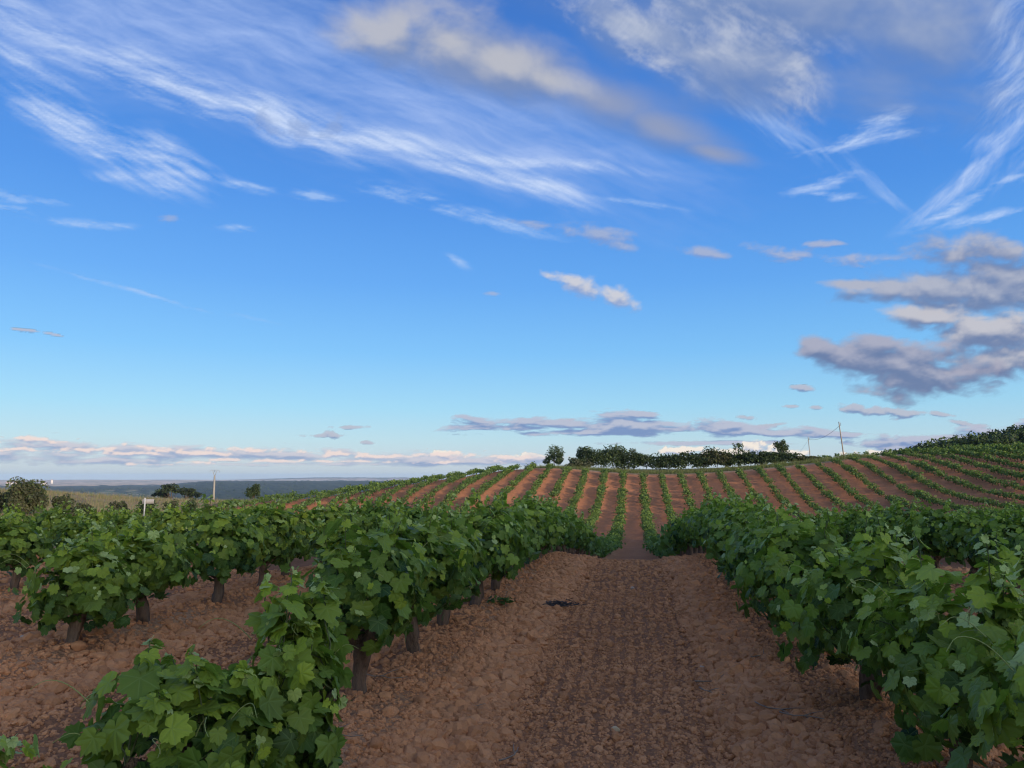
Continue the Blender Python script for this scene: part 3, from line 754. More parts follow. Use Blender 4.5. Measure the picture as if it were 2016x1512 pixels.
# eight vines to copy for the middle distance
SHARED = []
for i in range(8):
    pl = vine_plan(500+i, 1.0, .45, .51, 410, 120, tone=(.0, .1, .25, .05, .35, .1, .15, .0)[i])
    tm = np_mesh('trunk', *join([pl['trunk']]+pl['arms']), None, True); tm.materials.append(M_TRUNK)
    cm = np_mesh('cane', *join(pl['canes']), None, True); cm.materials.append(M_CANE)
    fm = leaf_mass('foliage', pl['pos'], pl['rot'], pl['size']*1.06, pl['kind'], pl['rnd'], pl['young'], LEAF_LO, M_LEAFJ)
    score = pl['outw'][:, 1]*-.7 + pl['outw'][:, 2]*.4 + 1.5*(pl['rad']-.8) + 9*pl['size'] + .5*np.abs(pl['outw'][:, 0])/np.linalg.norm(pl['outw'], axis=1)
    order = np.argsort(-score); sel, rest_ = order[:72], order[72:]
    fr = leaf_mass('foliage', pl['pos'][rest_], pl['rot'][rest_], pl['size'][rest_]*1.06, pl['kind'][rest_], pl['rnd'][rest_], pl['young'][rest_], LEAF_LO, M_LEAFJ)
    SHARED.append((tm, cm, fm, fr, [(LEAF_ME[pl['kind'][q]], Matrix.Translation(Vector(pl['pos'][q])) @ (Matrix(pl['rot'][q].tolist()).to_4x4() @ Matrix.Diagonal((float(pl['size'][q])*1.06,)*3+(1,))), float(pl['young'][q])) for q in sel]))
def mid_vine(x, y, label, group, H=1.0):
    tm, cm, fm, fr, lv = SHARED[int(rng.integers(0, 8))]
    near = math.hypot(x, y) < 13.0 and in_frame(x, y)
    root = tag(empty('grapevine', (x, y, ground_at(x, y)), (math.pi if not near and rng.random() < .5 else 0)+rng.normal()*.15), label, 'grapevine', group)
    s = H*rng.uniform(.93, 1.06)
    root.scale = (s*rng.uniform(.95, 1.12), s*rng.uniform(.95, 1.1), s)
    add_obj('trunk', tm, None, root); add_obj('cane', cm, None, root)
    f = add_obj('foliage', fr if near else fm, None, root); f['kind'] = 'stuff'
    if near:
        for me, mt, yg in lv:
            o = bpy.data.objects.new('leaf', me); C.objects.link(o); o.parent = root
            o.matrix_local = mt; o.color = (1.0, yg, 1.0, 1.0)
    return root

FIRST_L, FIRST_R = 'grapevines of the first row left of the path', 'grapevines of the first row right of the path'
SECOND_L = 'grapevines of the second row left of the path'
near_xy = []
CLOSE = [
    (-1.92, 1.90, 11, .64, .28, .30, .05, .45, 'low grapevine of pale shoot tips cut off at the bottom left corner', FIRST_L),
    (-1.76, 2.86, 12, .65, .34, .36, .05, .10, 'low grapevine in the bottom left foreground with thin bare shoots standing above it', FIRST_L),
    (-1.58, 3.50, 13, .84, .20, .25, .05, .25, 'narrow upright grapevine in the lower left foreground, just before the bare brown trunk', FIRST_L),
    (-1.84, 5.13, 14, 1.05, .42, .50, .26, .0, 'tall dense grapevine on a bare forked trunk at the start of the unbroken left row', FIRST_L),
    (-1.78, 6.30, 15, 1.02, .46, .53, .26, .05, 'dense grapevine on a thick pale trunk, second in the unbroken row left of the path', FIRST_L),
    (-1.84, 7.47, 16, 1.02, .46, .53, .24, .10, 'dense grapevine third in the unbroken row left of the path', FIRST_L),
    (-1.78, 8.65, 17, 1.00, .46, .53, .24, .15, 'dense grapevine fourth in the unbroken row left of the path', FIRST_L),
    (-4.77, 6.11, 21, .84, .42, .40, .12, .45, 'light green grapevine on a stout dark trunk at left, nearest in the second row', SECOND_L),
    (-4.76, 7.14, 22, .86, .44, .44, .26, .35, 'grapevine on a leaning trunk, second from the near end of the second left row', SECOND_L),
    (-4.74, 8.37, 23, 1.00, .46, .50, .28, .10, 'grapevine with a low bare side arm, third in the second row left of the path', SECOND_L),
    (-4.82, 9.57, 24, 1.00, .46, .50, .28, .10, 'grapevine on a trunk slanting to the right, fourth in the second row left of path', SECOND_L),
    (1.70, 1.95, 31, .92, .44, .56, .10, .60, 'large leaved grapevine in the bottom right corner, nearest on the right of the path', FIRST_R),
    (1.66, 3.10, 32, .96, .44, .58, .10, .60, 'big grapevine with a pale yellowish leaf, second in the row right of the path', FIRST_R),
    (1.56, 4.26, 33, .94, .44, .58, .10, .50, 'grapevine third in the row right of the path, leaves hanging to the soil', FIRST_R),
    (1.46, 5.42, 34, .96, .46, .58, .12, .25, 'grapevine fourth in the row right of the path, with long curling tendrils', FIRST_R),
    (1.40, 6.58, 35, .98, .46, .58, .16, .15, 'grapevine fifth in the row right of the path, dark hollow under its leaves', FIRST_R),
    (1.41, 7.74, 36, 1.00, .46, .58, .22, .10, 'grapevine sixth in the row right of the path, its trunk showing by the soil', FIRST_R),
    (1.41, 8.90, 37, 1.00, .46, .60, .18, .10, 'grapevine seventh in the row right of the path', FIRST_R),
]
for x, y, sd, H, W, L_, bs, tn, lab, g in CLOSE:
    close_vine(x, y, sd, H, W, lab, g, L=L_, base=bs, tone=tn, nout=(210 if sd == 13 else 250 if sd in (11, 12) else 440), nin=(70 if sd < 14 else 140), nobj=235 if math.hypot(x, y) < 8.5 else 160)
    near_xy.append((x, y))
for side, x0, sgn in (('left', ROW0, -1), ('right', ROWR, 1)):
    for k in range(8):
        x = x0 + sgn*GAP*k
        if side == 'left' and k > 4: break
        ph = rng.uniform(0, 1.17)
        ys = list(np.arange(-2.6+ph, 24, 1.17))
        if side == 'left' and k == 0: ys = list(np.arange(9.82, 25, 1.17))
        if side == 'left' and k == 1: ys = [4.75] + list(np.arange(10.75, 24, 1.17))
        if side == 'right' and k == 0: ys = [-2.7, -1.55, -.4, .78] + list(np.arange(10.06, 25, 1.17))
        if side == 'right' and k > 5: continue
        row = NUM[k]; grp = f'grapevines of the {row} row {side} of the path'
        cnt = {('left', 0): 7, ('left', 1): 4, ('right', 0): 7}.get((side, k), 0)
        for y in ys:
            xx, yy = x+rng.normal()*.05, y+rng.normal()*.06
            seen = in_frame(xx, yy)
            if not seen and (math.hypot(xx, yy) > 4 or side == 'left' or k > 0): continue
            if math.hypot(xx, yy) < .9: continue
            if seen: cnt += 1
            if not seen: lab = f'leafy grapevine just outside the photo in the {row} row {side} of the path'
            elif cnt <= 12: lab = f'leafy grapevine, {NUM[cnt-1]} from the near end of the {row} row {side} of the path'
            else: lab = f'leafy grapevine merged into the far end of the {row} row {side} of the path'
            mid_vine(xx, yy, lab, grp, (.98 if k == 0 else .95 if k == 1 else .86) if side == 'left' else (.98 if k == 0 else .93))
            near_xy.append((xx, yy))
print('near vines', len(near_xy))

# ------------------------------------------------------------------ vines beyond the dip: the best seen as things, the rest as one mass
def np_mesh2(name, v, f, attr, midx, mats):
    me = np_mesh(name, v, f, {'leafvar': ('FLOAT_VECTOR', attr)})
    for mm in mats: me.materials.append(mm)
    me.polygons.foreach_set('material_index', np.asarray(midx, np.int32)); me.update()
    return me
def card_leaves(rg, pos, outw, size, jit=.55, rnd=None, yng=None):
    """small bent leaves (two triangles) at positions, facing outwards"""
    n = len(pos)
    Nn = outw + rg.normal(size=(n, 3))*jit + np.array([0, 0, .25])
    T = rg.normal(size=(n, 3)) + np.array([0, 0, -.4])
    Rm = frames(T, Nn)
    q = np.array([(-.55, -.1, -.10), (.05, -.7, .04), (.55, .05, -.10), (0, .75, -.04)])
    v = (np.einsum('nij,vj->nvi', Rm, q)*size[:, None, None] + pos[:, None]).reshape(-1, 3)
    b = (np.arange(n)*4)[:, None]
    f = np.concatenate([b+np.array([[0, 1, 3]]), b+np.array([[1, 2, 3]])])
    rnd = np.clip(rg.normal(size=n)*.28+.42, 0, 1) if rnd is None else rnd
    yng = np.zeros(n) if yng is None else yng
    return v, f, np.repeat(np.stack([rnd, yng, rnd*0], -1), 4, 0)
def far_vine(seed, n, size):
    rg = np.random.default_rng(seed)
    d = rg.normal(size=(n, 3)); d /= np.linalg.norm(d, axis=1)[:, None]
    lump = 1 + .45*fbm(d[:, 0]*1.6+seed, d[:, 1]*1.6+d[:, 2], 2, .6, seed)*1.6
    rad = rg.uniform(.72, 1.08, n)*np.clip(lump, .6, 1.45)
    pos = d*np.array([.44, .64, .33])*rad[:, None] + np.array([0, 0, .58])
    pos[:, 2] = np.maximum(pos[:, 2], .22)
    lv, lf, la = card_leaves(rg, pos, d, rg.uniform(.7, 1.25, n)*size, yng=np.clip((pos[:, 2]-.62)*1.5, 0, .5)*rg.random(n))
    tv, tf = tube([(0, 0, -.1), (.02, .03, .2), (.05*rg.normal(), .05*rg.normal(), .45)], [.055, .045, .05], 5)
    v = np.concatenate([lv, tv]); f = np.concatenate([lf, tf+len(lv)]); a = np.concatenate([la, np.full((len(tv), 3), .2)])
    return v, f, a, np.concatenate([np.zeros(len(lf)), np.ones(len(tf))])
cand = []
for side, x0, sgn in (('left', ROW0, -1), ('right', ROWR, 1)):
    for k in range(32):
        x = x0+sgn*GAP*k
        top = np.interp(x, *TOP_EDGE)
        for y in np.arange(25.2 if k < 8 else 12.0, top, 1.17):
            xx, yy = x+rng.normal()*.06, y+rng.normal()*.08
            if xx < np.interp(yy, *LEFT_EDGE): continue
            if side == 'left' and k < 5 and yy < 25: continue
            if rng.random() < .035: continue
            cand.append((xx, yy, sgn*(k+1)))
for x in np.arange(30, 66, 1.1): cand.append((x+rng.normal()*.2, 166+rng.normal()*.4, 99))
cand = np.array(cand)
zc_ = height(cand[:, 0], cand[:, 1])
pp = np.array([project((a, b, c+.6))[:2] for (a, b, _), c in zip(cand, zc_)])
inf = (pp[:, 0] > -60) & (pp[:, 0] < 2076)
def sight(xy, ztop, eye, crop=0.95):
    """lowest clearance of the line of sight over the land and the near vines"""
    best = np.full(len(xy), 9.0)
    for t in np.linspace(.06, .985, 60):
        x, y = xy[:, 0]*t, xy[:, 1]*t
        line = eye + (ztop-eye)*t
        h = height(x, y)
        h = h + np.where((y < 23) & (x > -16.5) & (np.abs(row_near(x)) < .45), crop, 0)
        best = np.minimum(best, line-h)
    return best
vis = sight(cand[:, :2], zc_+.85, EYE)
loose = sight(cand[:, :2], zc_+1.1, EYE+1.0, 0.0)
keep = inf & (loose > -.35)
seen = inf & (vis > 0)
order = np.nonzero(seen)[0]
order = order[np.argsort(np.hypot(cand[order, 0], cand[order, 1]))][:max(0, 298-len(near_xy))]
FARV = [far_vine(700+i, 150, .13) for i in range(6)]
FARM = [np_mesh2('grapevine', *v[:3], v[3], [M_LEAFF, M_TRUNK]) for v in FARV]
for i in order:
    x, y, k = cand[i]
    o = add_obj('grapevine', FARM[int(rng.integers(0, 6))])
    o.location = (x, y, zc_[i]); o.rotation_euler = (0, 0, rng.uniform(0, 6.3) if rng.random() < .3 else rng.choice([0, math.pi])+rng.normal()*.3)
    s = rng.uniform(.85, 1.15); o.scale = (s*rng.uniform(.9, 1.15), s*rng.uniform(.95, 1.2), s*rng.uniform(.9, 1.1))
    kk = int(abs(k)); sd = 'left' if k < 0 else 'right'
    tag(o, f'small grapevine across the dip, low in the {NUM[kk-1]} row {sd} of the path line', 'grapevine', f'grapevines of the {NUM[kk-1]} row {sd} across the dip')
rest = np.setdiff1d(np.nonzero(keep)[0], order)
FARS = [far_vine(760+i, 84, .17) for i in range(8)]
vs, fs, as_, ms, off = [], [], [], [], 0
pick = rng.integers(0, 8, len(rest))
for k in range(8):
    s_ = rest[pick == k]; n = len(s_)
    if not n: continue
    v, f, a, mi = FARS[k]
    an = rng.uniform(0, 6.283, n); sc = rng.uniform(.74, 1.16, n)*(1+.22*fbm(cand[s_, 0]/9, cand[s_, 1]/9, 2, .5, 90))
    ca, sa = np.cos(an)*sc, np.sin(an)*sc
    sc = sc*(1+.28*smooth(cand[s_, 0], 38, 55)); ca, sa = np.cos(an)*sc, np.sin(an)*sc
    w = np.stack([v[None, :, 0]*ca[:, None]-v[None, :, 1]*sa[:, None], (v[None, :, 0]*sa[:, None]+v[None, :, 1]*ca[:, None])*1.12, v[None, :, 2]*(sc*rng.uniform(.9, 1.1, n))[:, None]], -1)
    w += np.stack([cand[s_, 0], cand[s_, 1], zc_[s_]], -1)[:, None]
    vs.append(w.reshape(-1, 3)); fs.append((f[None]+(np.arange(n)*len(v))[:, None, None]).reshape(-1, 3)+off); off += n*len(v)
    tint = np.clip(rng.normal(size=n)*.12, -.25, .25)
    aa = np.tile(a[None], (n, 1, 1)); aa[..., 0] = np.clip(aa[..., 0]+tint[:, None], 0, 1); as_.append(aa.reshape(-1, 3)); ms.append(np.tile(mi, n))
me = np_mesh2('distant_grapevines', np.concatenate(vs), np.concatenate(fs), np.concatenate(as_), np.concatenate(ms), [M_LEAFF, M_TRUNK])
tag(add_obj('distant_grapevines', me), 'rows of small green grapevines climbing the red slope beyond the dip', 'grapevines', kind='stuff')
print('far vines: things', len(order), 'mass', len(rest), 'tris', len(me.polygons))

# ------------------------------------------------------------------ trees, bushes, wood
def tree_mat(name, dark, mid, young=None, gloss=.65, trans=.15): return leaf_mat(name, True, dark, mid, young or mid, gloss, trans, False)
M_HEDGE = tree_mat('bramble_leaf', (.016, .030, .014), (.046, .072, .028))
M_OAK = tree_mat('oak_leaf', (.020, .036, .016), (.055, .080, .032))
M_OLIVE = tree_mat('scrub_leaf', (.036, .042, .022), (.085, .088, .044))
M_PALEB = tree_mat('pale_bush_leaf', (.04, .05, .03), (.10, .11, .065))
M_WOODL = tree_mat('wood_leaf', (.012, .022, .010), (.036, .056, .020))
M_BARK = plain_mat('tree_bark', (.09, .07, .055), .9, 8, .4, .02)
def crown(rg, rx, ry, rz, zc, nclump, nleaf, leaf, flat=0.0, sparse=1.0, low=False):
    """leaf clumps spread through the crown's volume"""
    cl = rg.normal(size=(nclump, 3)); cl /= np.linalg.norm(cl, axis=1)[:, None]
    cl[:, 2] = np.where(cl[:, 2] < -.55, -cl[:, 2], cl[:, 2])
    if low: cl[:, 2] = rg.uniform(-.95, .95, nclump)
    if low: cl[:, :2] *= (np.sqrt(1-.88*np.clip(cl[:, 2], 0, 1)**2)/np.maximum(np.hypot(cl[:, 0], cl[:, 1]), .3))[:, None]
    rr = rg.uniform(.35, .86, nclump)[:, None]
    cpos = cl*rr*np.array([rx, ry, rz]) + np.array([0, 0, zc])
    crad = rg.uniform(.26, .48, nclump)*sparse
    k = rg.integers(0, nclump, nleaf)
    d = rg.normal(size=(nleaf, 3)); d /= np.linalg.norm(d, axis=1)[:, None]
    r = np.cbrt(rg.uniform(.25, 1.15, nleaf))*crad[k]
    pos = cpos[k] + d*r[:, None]*np.array([rx, ry, rz*(1-flat*.4)])
    tint = rg.normal(size=nclump)*.16
    return card_leaves(rg, pos, d, rg.uniform(.6, 1.4, nleaf)*leaf, .7, np.clip(.42+tint[k]+rg.normal(size=nleaf)*.2, 0, 1)), cpos
def plant(name, label, cat, x, y, H, Wd, mat, seed, group=None, base=.0, nclump=14, nleaf=500, leaf=.22, trunk=.06, ry=None, flat=0.0, sparse=1.0, bark=None, z=None):
    rg = np.random.default_rng(seed)
    root = tag(empty(name, (x, y, (ground_at(x, y) if z is None else z)-.03)), label, cat, group)
    rz = (H-base)/2*.90; zc = base+(H-base)/2
    (v, f, a), cp = crown(rg, Wd/2*.92, (ry or Wd/2)*.92, rz, zc, nclump, nleaf, leaf, flat, sparse, base == 0)
    v[:, 2] = np.maximum(v[:, 2], .02)
    me = np_mesh('crown', v, f, {'leafvar': ('FLOAT_VECTOR', a)}); add_obj('crown', me, mat, root)
    parts = [tube([(0, 0, -.1), (rg.normal()*.04*H, rg.normal()*.03*H, max(base, .3*H)), (rg.normal()*.05*H, rg.normal()*.05*H, zc+rz*.2)], [trunk, trunk*.75, trunk*.35], 7)]
    for c_ in cp[:8]:
        b0 = np.array([0, 0, max(base*.8, .22*H)]); parts.append(tube([b0, (b0+c_)/2+np.array([0, 0, -.04*H]), c_], [trunk*.5, trunk*.34, trunk*.14], 5))
    add_obj('trunk', np_mesh('trunk', *join(parts), None, True), bark or M_BARK, root)
    return root
def spot(px, Y):
    d = ray(px, 938); return d[0]/d[1]*Y, Y
def size_at(x, y, top_py, wpx):
    _, _, dep = project((x, y, 0)); return EYE + (938-top_py)/FPX*dep - ground_at(x, y), wpx/FPX*dep
# the overgrown bank on top of the slope
HEDGE = [(1140, 903, 34, 'low grey green bush between the round tree and the hedge', M_PALEB), (1154, 880, 28, 'upright ragged bush at the left end of the dark hedge', M_OAK),
         (1178, 888, 40, 'dark bush near the left end of the hedge, lower than its neighbours', M_HEDGE), (1207, 878, 46, 'tall broad dark bush near the left end of the hedge', M_OAK),
         (1238, 890, 44, 'dark bramble bush behind the row that rises straight from the path', M_HEDGE), (1274, 892, 46, 'dark bramble bush in the hedge just right of the thin sapling', M_HEDGE),
         (1312, 893, 48, 'dark bramble bush, second right of the thin sapling in the hedge', M_HEDGE), (1352, 890, 50, 'dark bramble bush in the middle of the hedge', M_HEDGE),
         (1385, 893, 42, 'dark bramble bush left of the paler feathery bush', M_HEDGE), (1412, 884, 44, 'paler feathery bush rising above the middle of the hedge', M_OLIVE),
         (1442, 893, 44, 'dark bramble bush under the small airy tree', M_HEDGE), (1478, 889, 46, 'dark bramble bush between the two small trees on the hedge', M_HEDGE),
         (1510, 890, 44, 'dark bramble bush just left of the round topped tree', M_HEDGE), (1546, 890, 52, 'wide dark bramble bush under the round topped tree', M_HEDGE), (1590, 899, 44, 'low bush at the right end of the hedge, fading into grass', M_OLIVE)]
for i, (px, top, w, lab, mt) in enumerate(HEDGE):
    x, y = spot(px, 144.5+rng.normal()*.5); H, Wd = size_at(x, y, top, w)
    plant('hedge_bush', lab, 'bush', x, y, max(H, .9)*1.16, Wd*1.55, mt, 900+i, 'bushes of the hedge on top of the slope', 0, 34, 2200, .22, .05, 1.8)
for i, (px, top, w, lab, mt, base, sp, nl) in enumerate([
        (1093, 873, 54, 'dense round evergreen tree standing alone at the left of the hedge', M_OAK, 0, 1.0, 2400),
        (1247, 877, 24, 'thin sapling with a small tuft standing up from the hedge', M_OLIVE, .45, .7, 160),
        (1454, 866, 32, 'small airy tree with gaps in its crown above the hedge', M_OAK, .35, .62, 330),
        (1541, 861, 38, 'round topped small tree rising from the right part of the hedge', M_OAK, .18, .95, 1300)]):
    x, y = spot(px, 146.5); H, Wd = size_at(x, y, top, w)
    plant('small_tree', lab, 'tree', x, y, H, Wd, mt, 940+i, None, base*H, 15, nl, .17, .09, sparse=sp)
# bushes and trees on the left
for i, (px, Y, top, w, lab, mt, nl, nm) in enumerate([
        (58, 45, 941, 92, 'largest grey green bush at the left edge beyond the vines', M_OLIVE, 3200, 'wild_bush'), (66, 47.5, 938, 60, 'dark shrub top sticking out behind the largest bush at the left edge', M_OAK, 1400, 'wild_bush'),
        (8, 46, 962, 44, 'brownish bush cut off by the left edge', M_OLIVE, 900, 'wild_bush'),
        (126, 46, 967, 44, 'upright dark bush just right of the largest bush at left', M_OLIVE, 1300, 'wild_bush'), (165, 45, 984, 48, 'low spreading bush right of the upright dark bush', M_OLIVE, 800, 'wild_bush'),
        (238, 52, 984, 42, 'low dark scrub left of the white sign', M_OLIVE, 600, 'wild_bush'), (293, 56, 980, 40, 'low dark scrub right behind the white sign', M_HEDGE, 600, 'wild_bush'),
        (338, 58, 980, 36, 'low scrub right of the white sign', M_OLIVE, 500, 'wild_bush'), (380, 62, 974, 26, 'narrow bush between the sign and the concrete pole', M_OAK, 500, 'wild_bush'),
        (418, 66, 986, 34, 'low tawny scrub at the foot of the concrete pole', M_OLIVE, 400, 'wild_bush'),
        (500, 104, 950, 34, 'small bushy tree at the left end of the far vineyard', M_OAK, 900, 'small_tree')]):
    x, y = spot(px, Y); H, Wd = size_at(x, y, top, w)
    plant(nm, lab, 'tree' if nm == 'small_tree' else 'bush', x, y, max(H, .5), Wd, mt, 960+i, None, 0, 26, nl*2, .10 if Y < 70 else .14, .05)
M_PINE = tree_mat('pine_needles', (.012, .020, .012), (.028, .040, .020))
for i, (px, top, w, fl, lab) in enumerate([(338, 952, 56, .3, 'broad dark stone pine, left and tallest of the pine clump'), (368, 957, 44, .7, 'flat topped dark stone pine, right of the pine clump'),
                                           (318, 966, 34, .4, 'low dark pine at the left foot of the pine clump'), (382, 966, 30, .4, 'low dark pine at the right foot of the pine clump')]):
    x, y = spot(px, 236+i*3); H, Wd = size_at(x, y, top, w)
    plant('stone_pine', lab, 'tree', x, y, H, Wd, M_PINE, 980+i, None, H*.42, 16, 1300, .36, .2, flat=fl)
# the wooded hill on the right: a mass of crowns
def build_wood():
    rg = np.random.default_rng(55)
    vs, fs, as_, off = [], [], [], 0
    pts = []
    for a in np.arange(13.5, 40, .42):
        for r in np.arange(168, 330, 6.0):
            aa, rr = a+rg.normal()*.16, r+rg.normal()*2
            if (aa < 16.5 and rr < 222) or rr < 222-(aa-16.5)*9: continue
            x, y = rr*math.sin(R(aa)), rr*math.cos(R(aa))
            if y < np.interp(x, *TOP_EDGE)+9: continue
            pts.append((x, y))
    for _ in range(420):                       # the knoll behind, to the right of the camera
        x, y = rg.normal()*30+100, rg.normal()*42-45
        if 58 < x < 190 and y < 36: pts.append((x, y))
    pts = np.array(pts); zz = height(pts[:, 0], pts[:, 1])
    for (x, y), z in zip(pts, zz):
        h = rg.uniform(2.2, 4.6); w = rg.uniform(2.2, 3.6)
        (v, f, a), _ = crown(rg, w, w, h*.55, h*.5, 7, 90, .42)
        a[:, 0] = np.clip(a[:, 0]+rg.normal()*.15, 0, 1)
        vs.append(v+np.array([x, y, z-.2])); fs.append(f+off); as_.append(a); off += len(v)
    me = np_mesh('wooded_hillside', np.concatenate(vs), np.concatenate(fs), {'leafvar': ('FLOAT_VECTOR', np.concatenate(as_))})
    tag(add_obj('wooded_hillside', me, M_WOODL), 'dark evergreen wood covering the hill at the right', 'wood', kind='stuff')
    return len(pts)
print('wood', build_wood())
# trees scattered over the plain
def build_plain_trees():
    rg = np.random.default_rng(66); vs, fs, as_, off = [], [], [], 0
    n = 0
    while n < 900:
        az = rg.uniform(-46, -24); r = rg.uniform(2300, 5200)
        if perlin(np.array([az/1.2]), np.array([math.log(r)*22]), 71)[0] < .05: continue
        x, y = r*math.sin(R(az)), r*math.cos(R(az))
        h = rg.uniform(4, 10); (v, f, a), _ = crown(rg, h*.55, h*.55, h*.5, h*.5, 4, 16, h*.3)
        vs.append(v+np.array([x, y, ground_at(x, y)])); fs.append(f+off); as_.append(a); off += len(v); n += 1
    me = np_mesh('plain_trees', np.concatenate(vs), np.concatenate(fs), {'leafvar': ('FLOAT_VECTOR', np.concatenate(as_))})
    tag(add_obj('plain_trees', me, M_WOODL), 'scattered dark trees and copses on the distant plain', 'trees', kind='stuff')
build_plain_trees()
# dry grass on the verge, the mounds and along the bank
def grass_mat(name, c0, c1):
    return leaf_mat(name, True, c0, c1, c1, .8, .3, False)
def build_grass(name, label, pts, hgt, mat, seed, blades=7, spread=.22, wid=.02):
    rg = np.random.default_rng(seed); n = len(pts)
    z = height(pts[:, 0], pts[:, 1])
    p = np.repeat(np.stack([pts[:, 0], pts[:, 1], z], -1), blades, 0); m = len(p)
    p[:, :2] += rg.normal(size=(m, 2))*spread
    hh = np.repeat(hgt, blades)*rg.uniform(.5, 1.2, m)
    an = rg.uniform(0, 6.283, m); side = np.stack([np.cos(an), np.sin(an), np.zeros(m)], -1)*wid
    tip = p + np.stack([rg.normal(size=m)*.25, rg.normal(size=m)*.25, np.ones(m)], -1)*hh[:, None]
    v = np.stack([p-side-np.array([0, 0, .05]), p+side-np.array([0, 0, .05]), tip], 1).reshape(-1, 3)
    f = np.arange(m*3).reshape(-1, 3)
    a = np.repeat(np.stack([np.clip(np.repeat(rg.random(n), blades)*.6+rg.random(m)*.4, 0, 1), np.zeros(m), np.zeros(m)], -1), 3, 0)
    me = np_mesh(name, v, f, {'leafvar': ('FLOAT_VECTOR', a)})
    tag(add_obj(name, me, mat), label, 'grass', kind='stuff')
rgp = np.random.default_rng(81)
M_DRY = grass_mat('dry_grass', (.15, .11, .078), (.37, .29, .195)); M_GREENG = grass_mat('bank_grass', (.07, .085, .035), (.20, .19, .09))
pts = []
while len(pts) < 9000:
    x, y = rgp.uniform(-95, -18), rgp.uniform(24, 108)
    e = np.interp(y, *LEFT_EDGE)
    if x > e-1.6 or x < e-46: continue
    if rgp.random() > .35+.65*math.exp(-(e-x-2)/6) and perlin(np.array([x/5]), np.array([y/5]), 5)[0] < 0: continue
    pts.append((x, y))
pts = np.array(pts); build_grass('dry_grass', 'tall straw coloured dry grass on the verge and mounds at the left', pts, rgp.uniform(.2, .6, len(pts)), M_DRY, 82, 8, .25, .022)
pts = np.array([(rgp.uniform(-20, 42), 0) for _ in range(2600)]); pts[:, 1] = np.interp(pts[:, 0], *TOP_EDGE)+4.2+np.abs(rgp.normal(size=len(pts)))*3.0
build_grass('bank_grass', 'rough grass on the bank below the hedge', pts, rgp.uniform(.25, .8, len(pts)), M_GREENG, 83, 7, .3, .03)

# ------------------------------------------------------------------ clods of tilled soil
def clod_nodes(mat):
    """instances of a few broken lumps on the points of a mesh, sized and turned by the points' attributes"""
    ng = bpy.data.node_groups.new('soil_clods', 'GeometryNodeTree')
    ng.interface.new_socket('Geometry', in_out='INPUT', socket_type='NodeSocketGeometry')
    ng.interface.new_socket('Geometry', in_out='OUTPUT', socket_type='NodeSocketGeometry')
    N, L = ng.nodes, ng.links
    gi, go = N.new('NodeGroupInput'), N.new('NodeGroupOutput')
    g2i = N.new('GeometryNodeGeometryToInstance')
    for k in range(7):
        ico = N.new('GeometryNodeMeshIcoSphere'); ico.inputs['Radius'].default_value = 1.0; ico.inputs['Subdivisions'].default_value = 3 if k < 2 else 2
        pos = N.new('GeometryNodeInputPosition')
        vo = N.new('ShaderNodeTexVoronoi'); vo.inputs['Scale'].default_value = .85
        add = N.new('ShaderNodeVectorMath'); add.operation = 'ADD'; add.inputs[1].default_value = (k*3.7, k*1.3, k*9.1)
        L.new(pos.outputs[0], add.inputs[0]); L.new(add.outputs[0], vo.inputs['Vector'])
        no = N.new('ShaderNodeTexNoise'); no.inputs['Scale'].default_value = 1.7; no.inputs['Detail'].default_value = 3.0
        L.new(add.outputs[0], no.inputs['Vector'])
        m1 = N.new('ShaderNodeMath'); m1.operation = 'MULTIPLY_ADD'; L.new(vo.outputs['Distance'], m1.inputs[0]); m1.inputs[1].default_value = -.75; m1.inputs[2].default_value = .50
        m2 = N.new('ShaderNodeMath'); m2.operation = 'MULTIPLY_ADD'; L.new(no.outputs[0], m2.inputs[0]); m2.inputs[1].default_value = 1.1; L.new(m1.outputs[0], m2.inputs[2])
        m3 = N.new('ShaderNodeMath'); m3.operation = 'SUBTRACT'; L.new(m2.outputs[0], m3.inputs[0]); m3.inputs[1].default_value = .62
        sc = N.new('ShaderNodeVectorMath'); sc.operation = 'SCALE'; L.new(pos.outputs[0], sc.inputs[0]); L.new(m3.outputs[0], sc.inputs['Scale'])
        sp = N.new('GeometryNodeSetPosition'); L.new(ico.outputs['Mesh'], sp.inputs['Geometry']); L.new(sc.outputs[0], sp.inputs['Offset'])
        sm = N.new('GeometryNodeSetMaterial'); sm.inputs['Material'].default_value = mat; L.new(sp.outputs[0], sm.inputs['Geometry'])
        L.new(sm.outputs[0], g2i.inputs[0])
    iop = N.new('GeometryNodeInstanceOnPoints'); iop.inputs['Pick Instance'].default_value = True
    L.new(gi.outputs[0], iop.inputs['Points']); L.new(g2i.outputs[0], iop.inputs['Instance'])
    for nm, typ, tgt in (('turn', 'FLOAT_VECTOR', 'Rotation'), ('size', 'FLOAT_VECTOR', 'Scale'), ('pick', 'INT', 'Instance Index')):
        a = N.new('GeometryNodeInputNamedAttribute'); a.data_type = typ; a.inputs['Name'].default_value = nm
        L.new([o for o in a.outputs if o.enabled and o.name == 'Attribute'][0], iop.inputs[tgt])
    L.new(iop.outputs[0], go.inputs[0])
    return ng
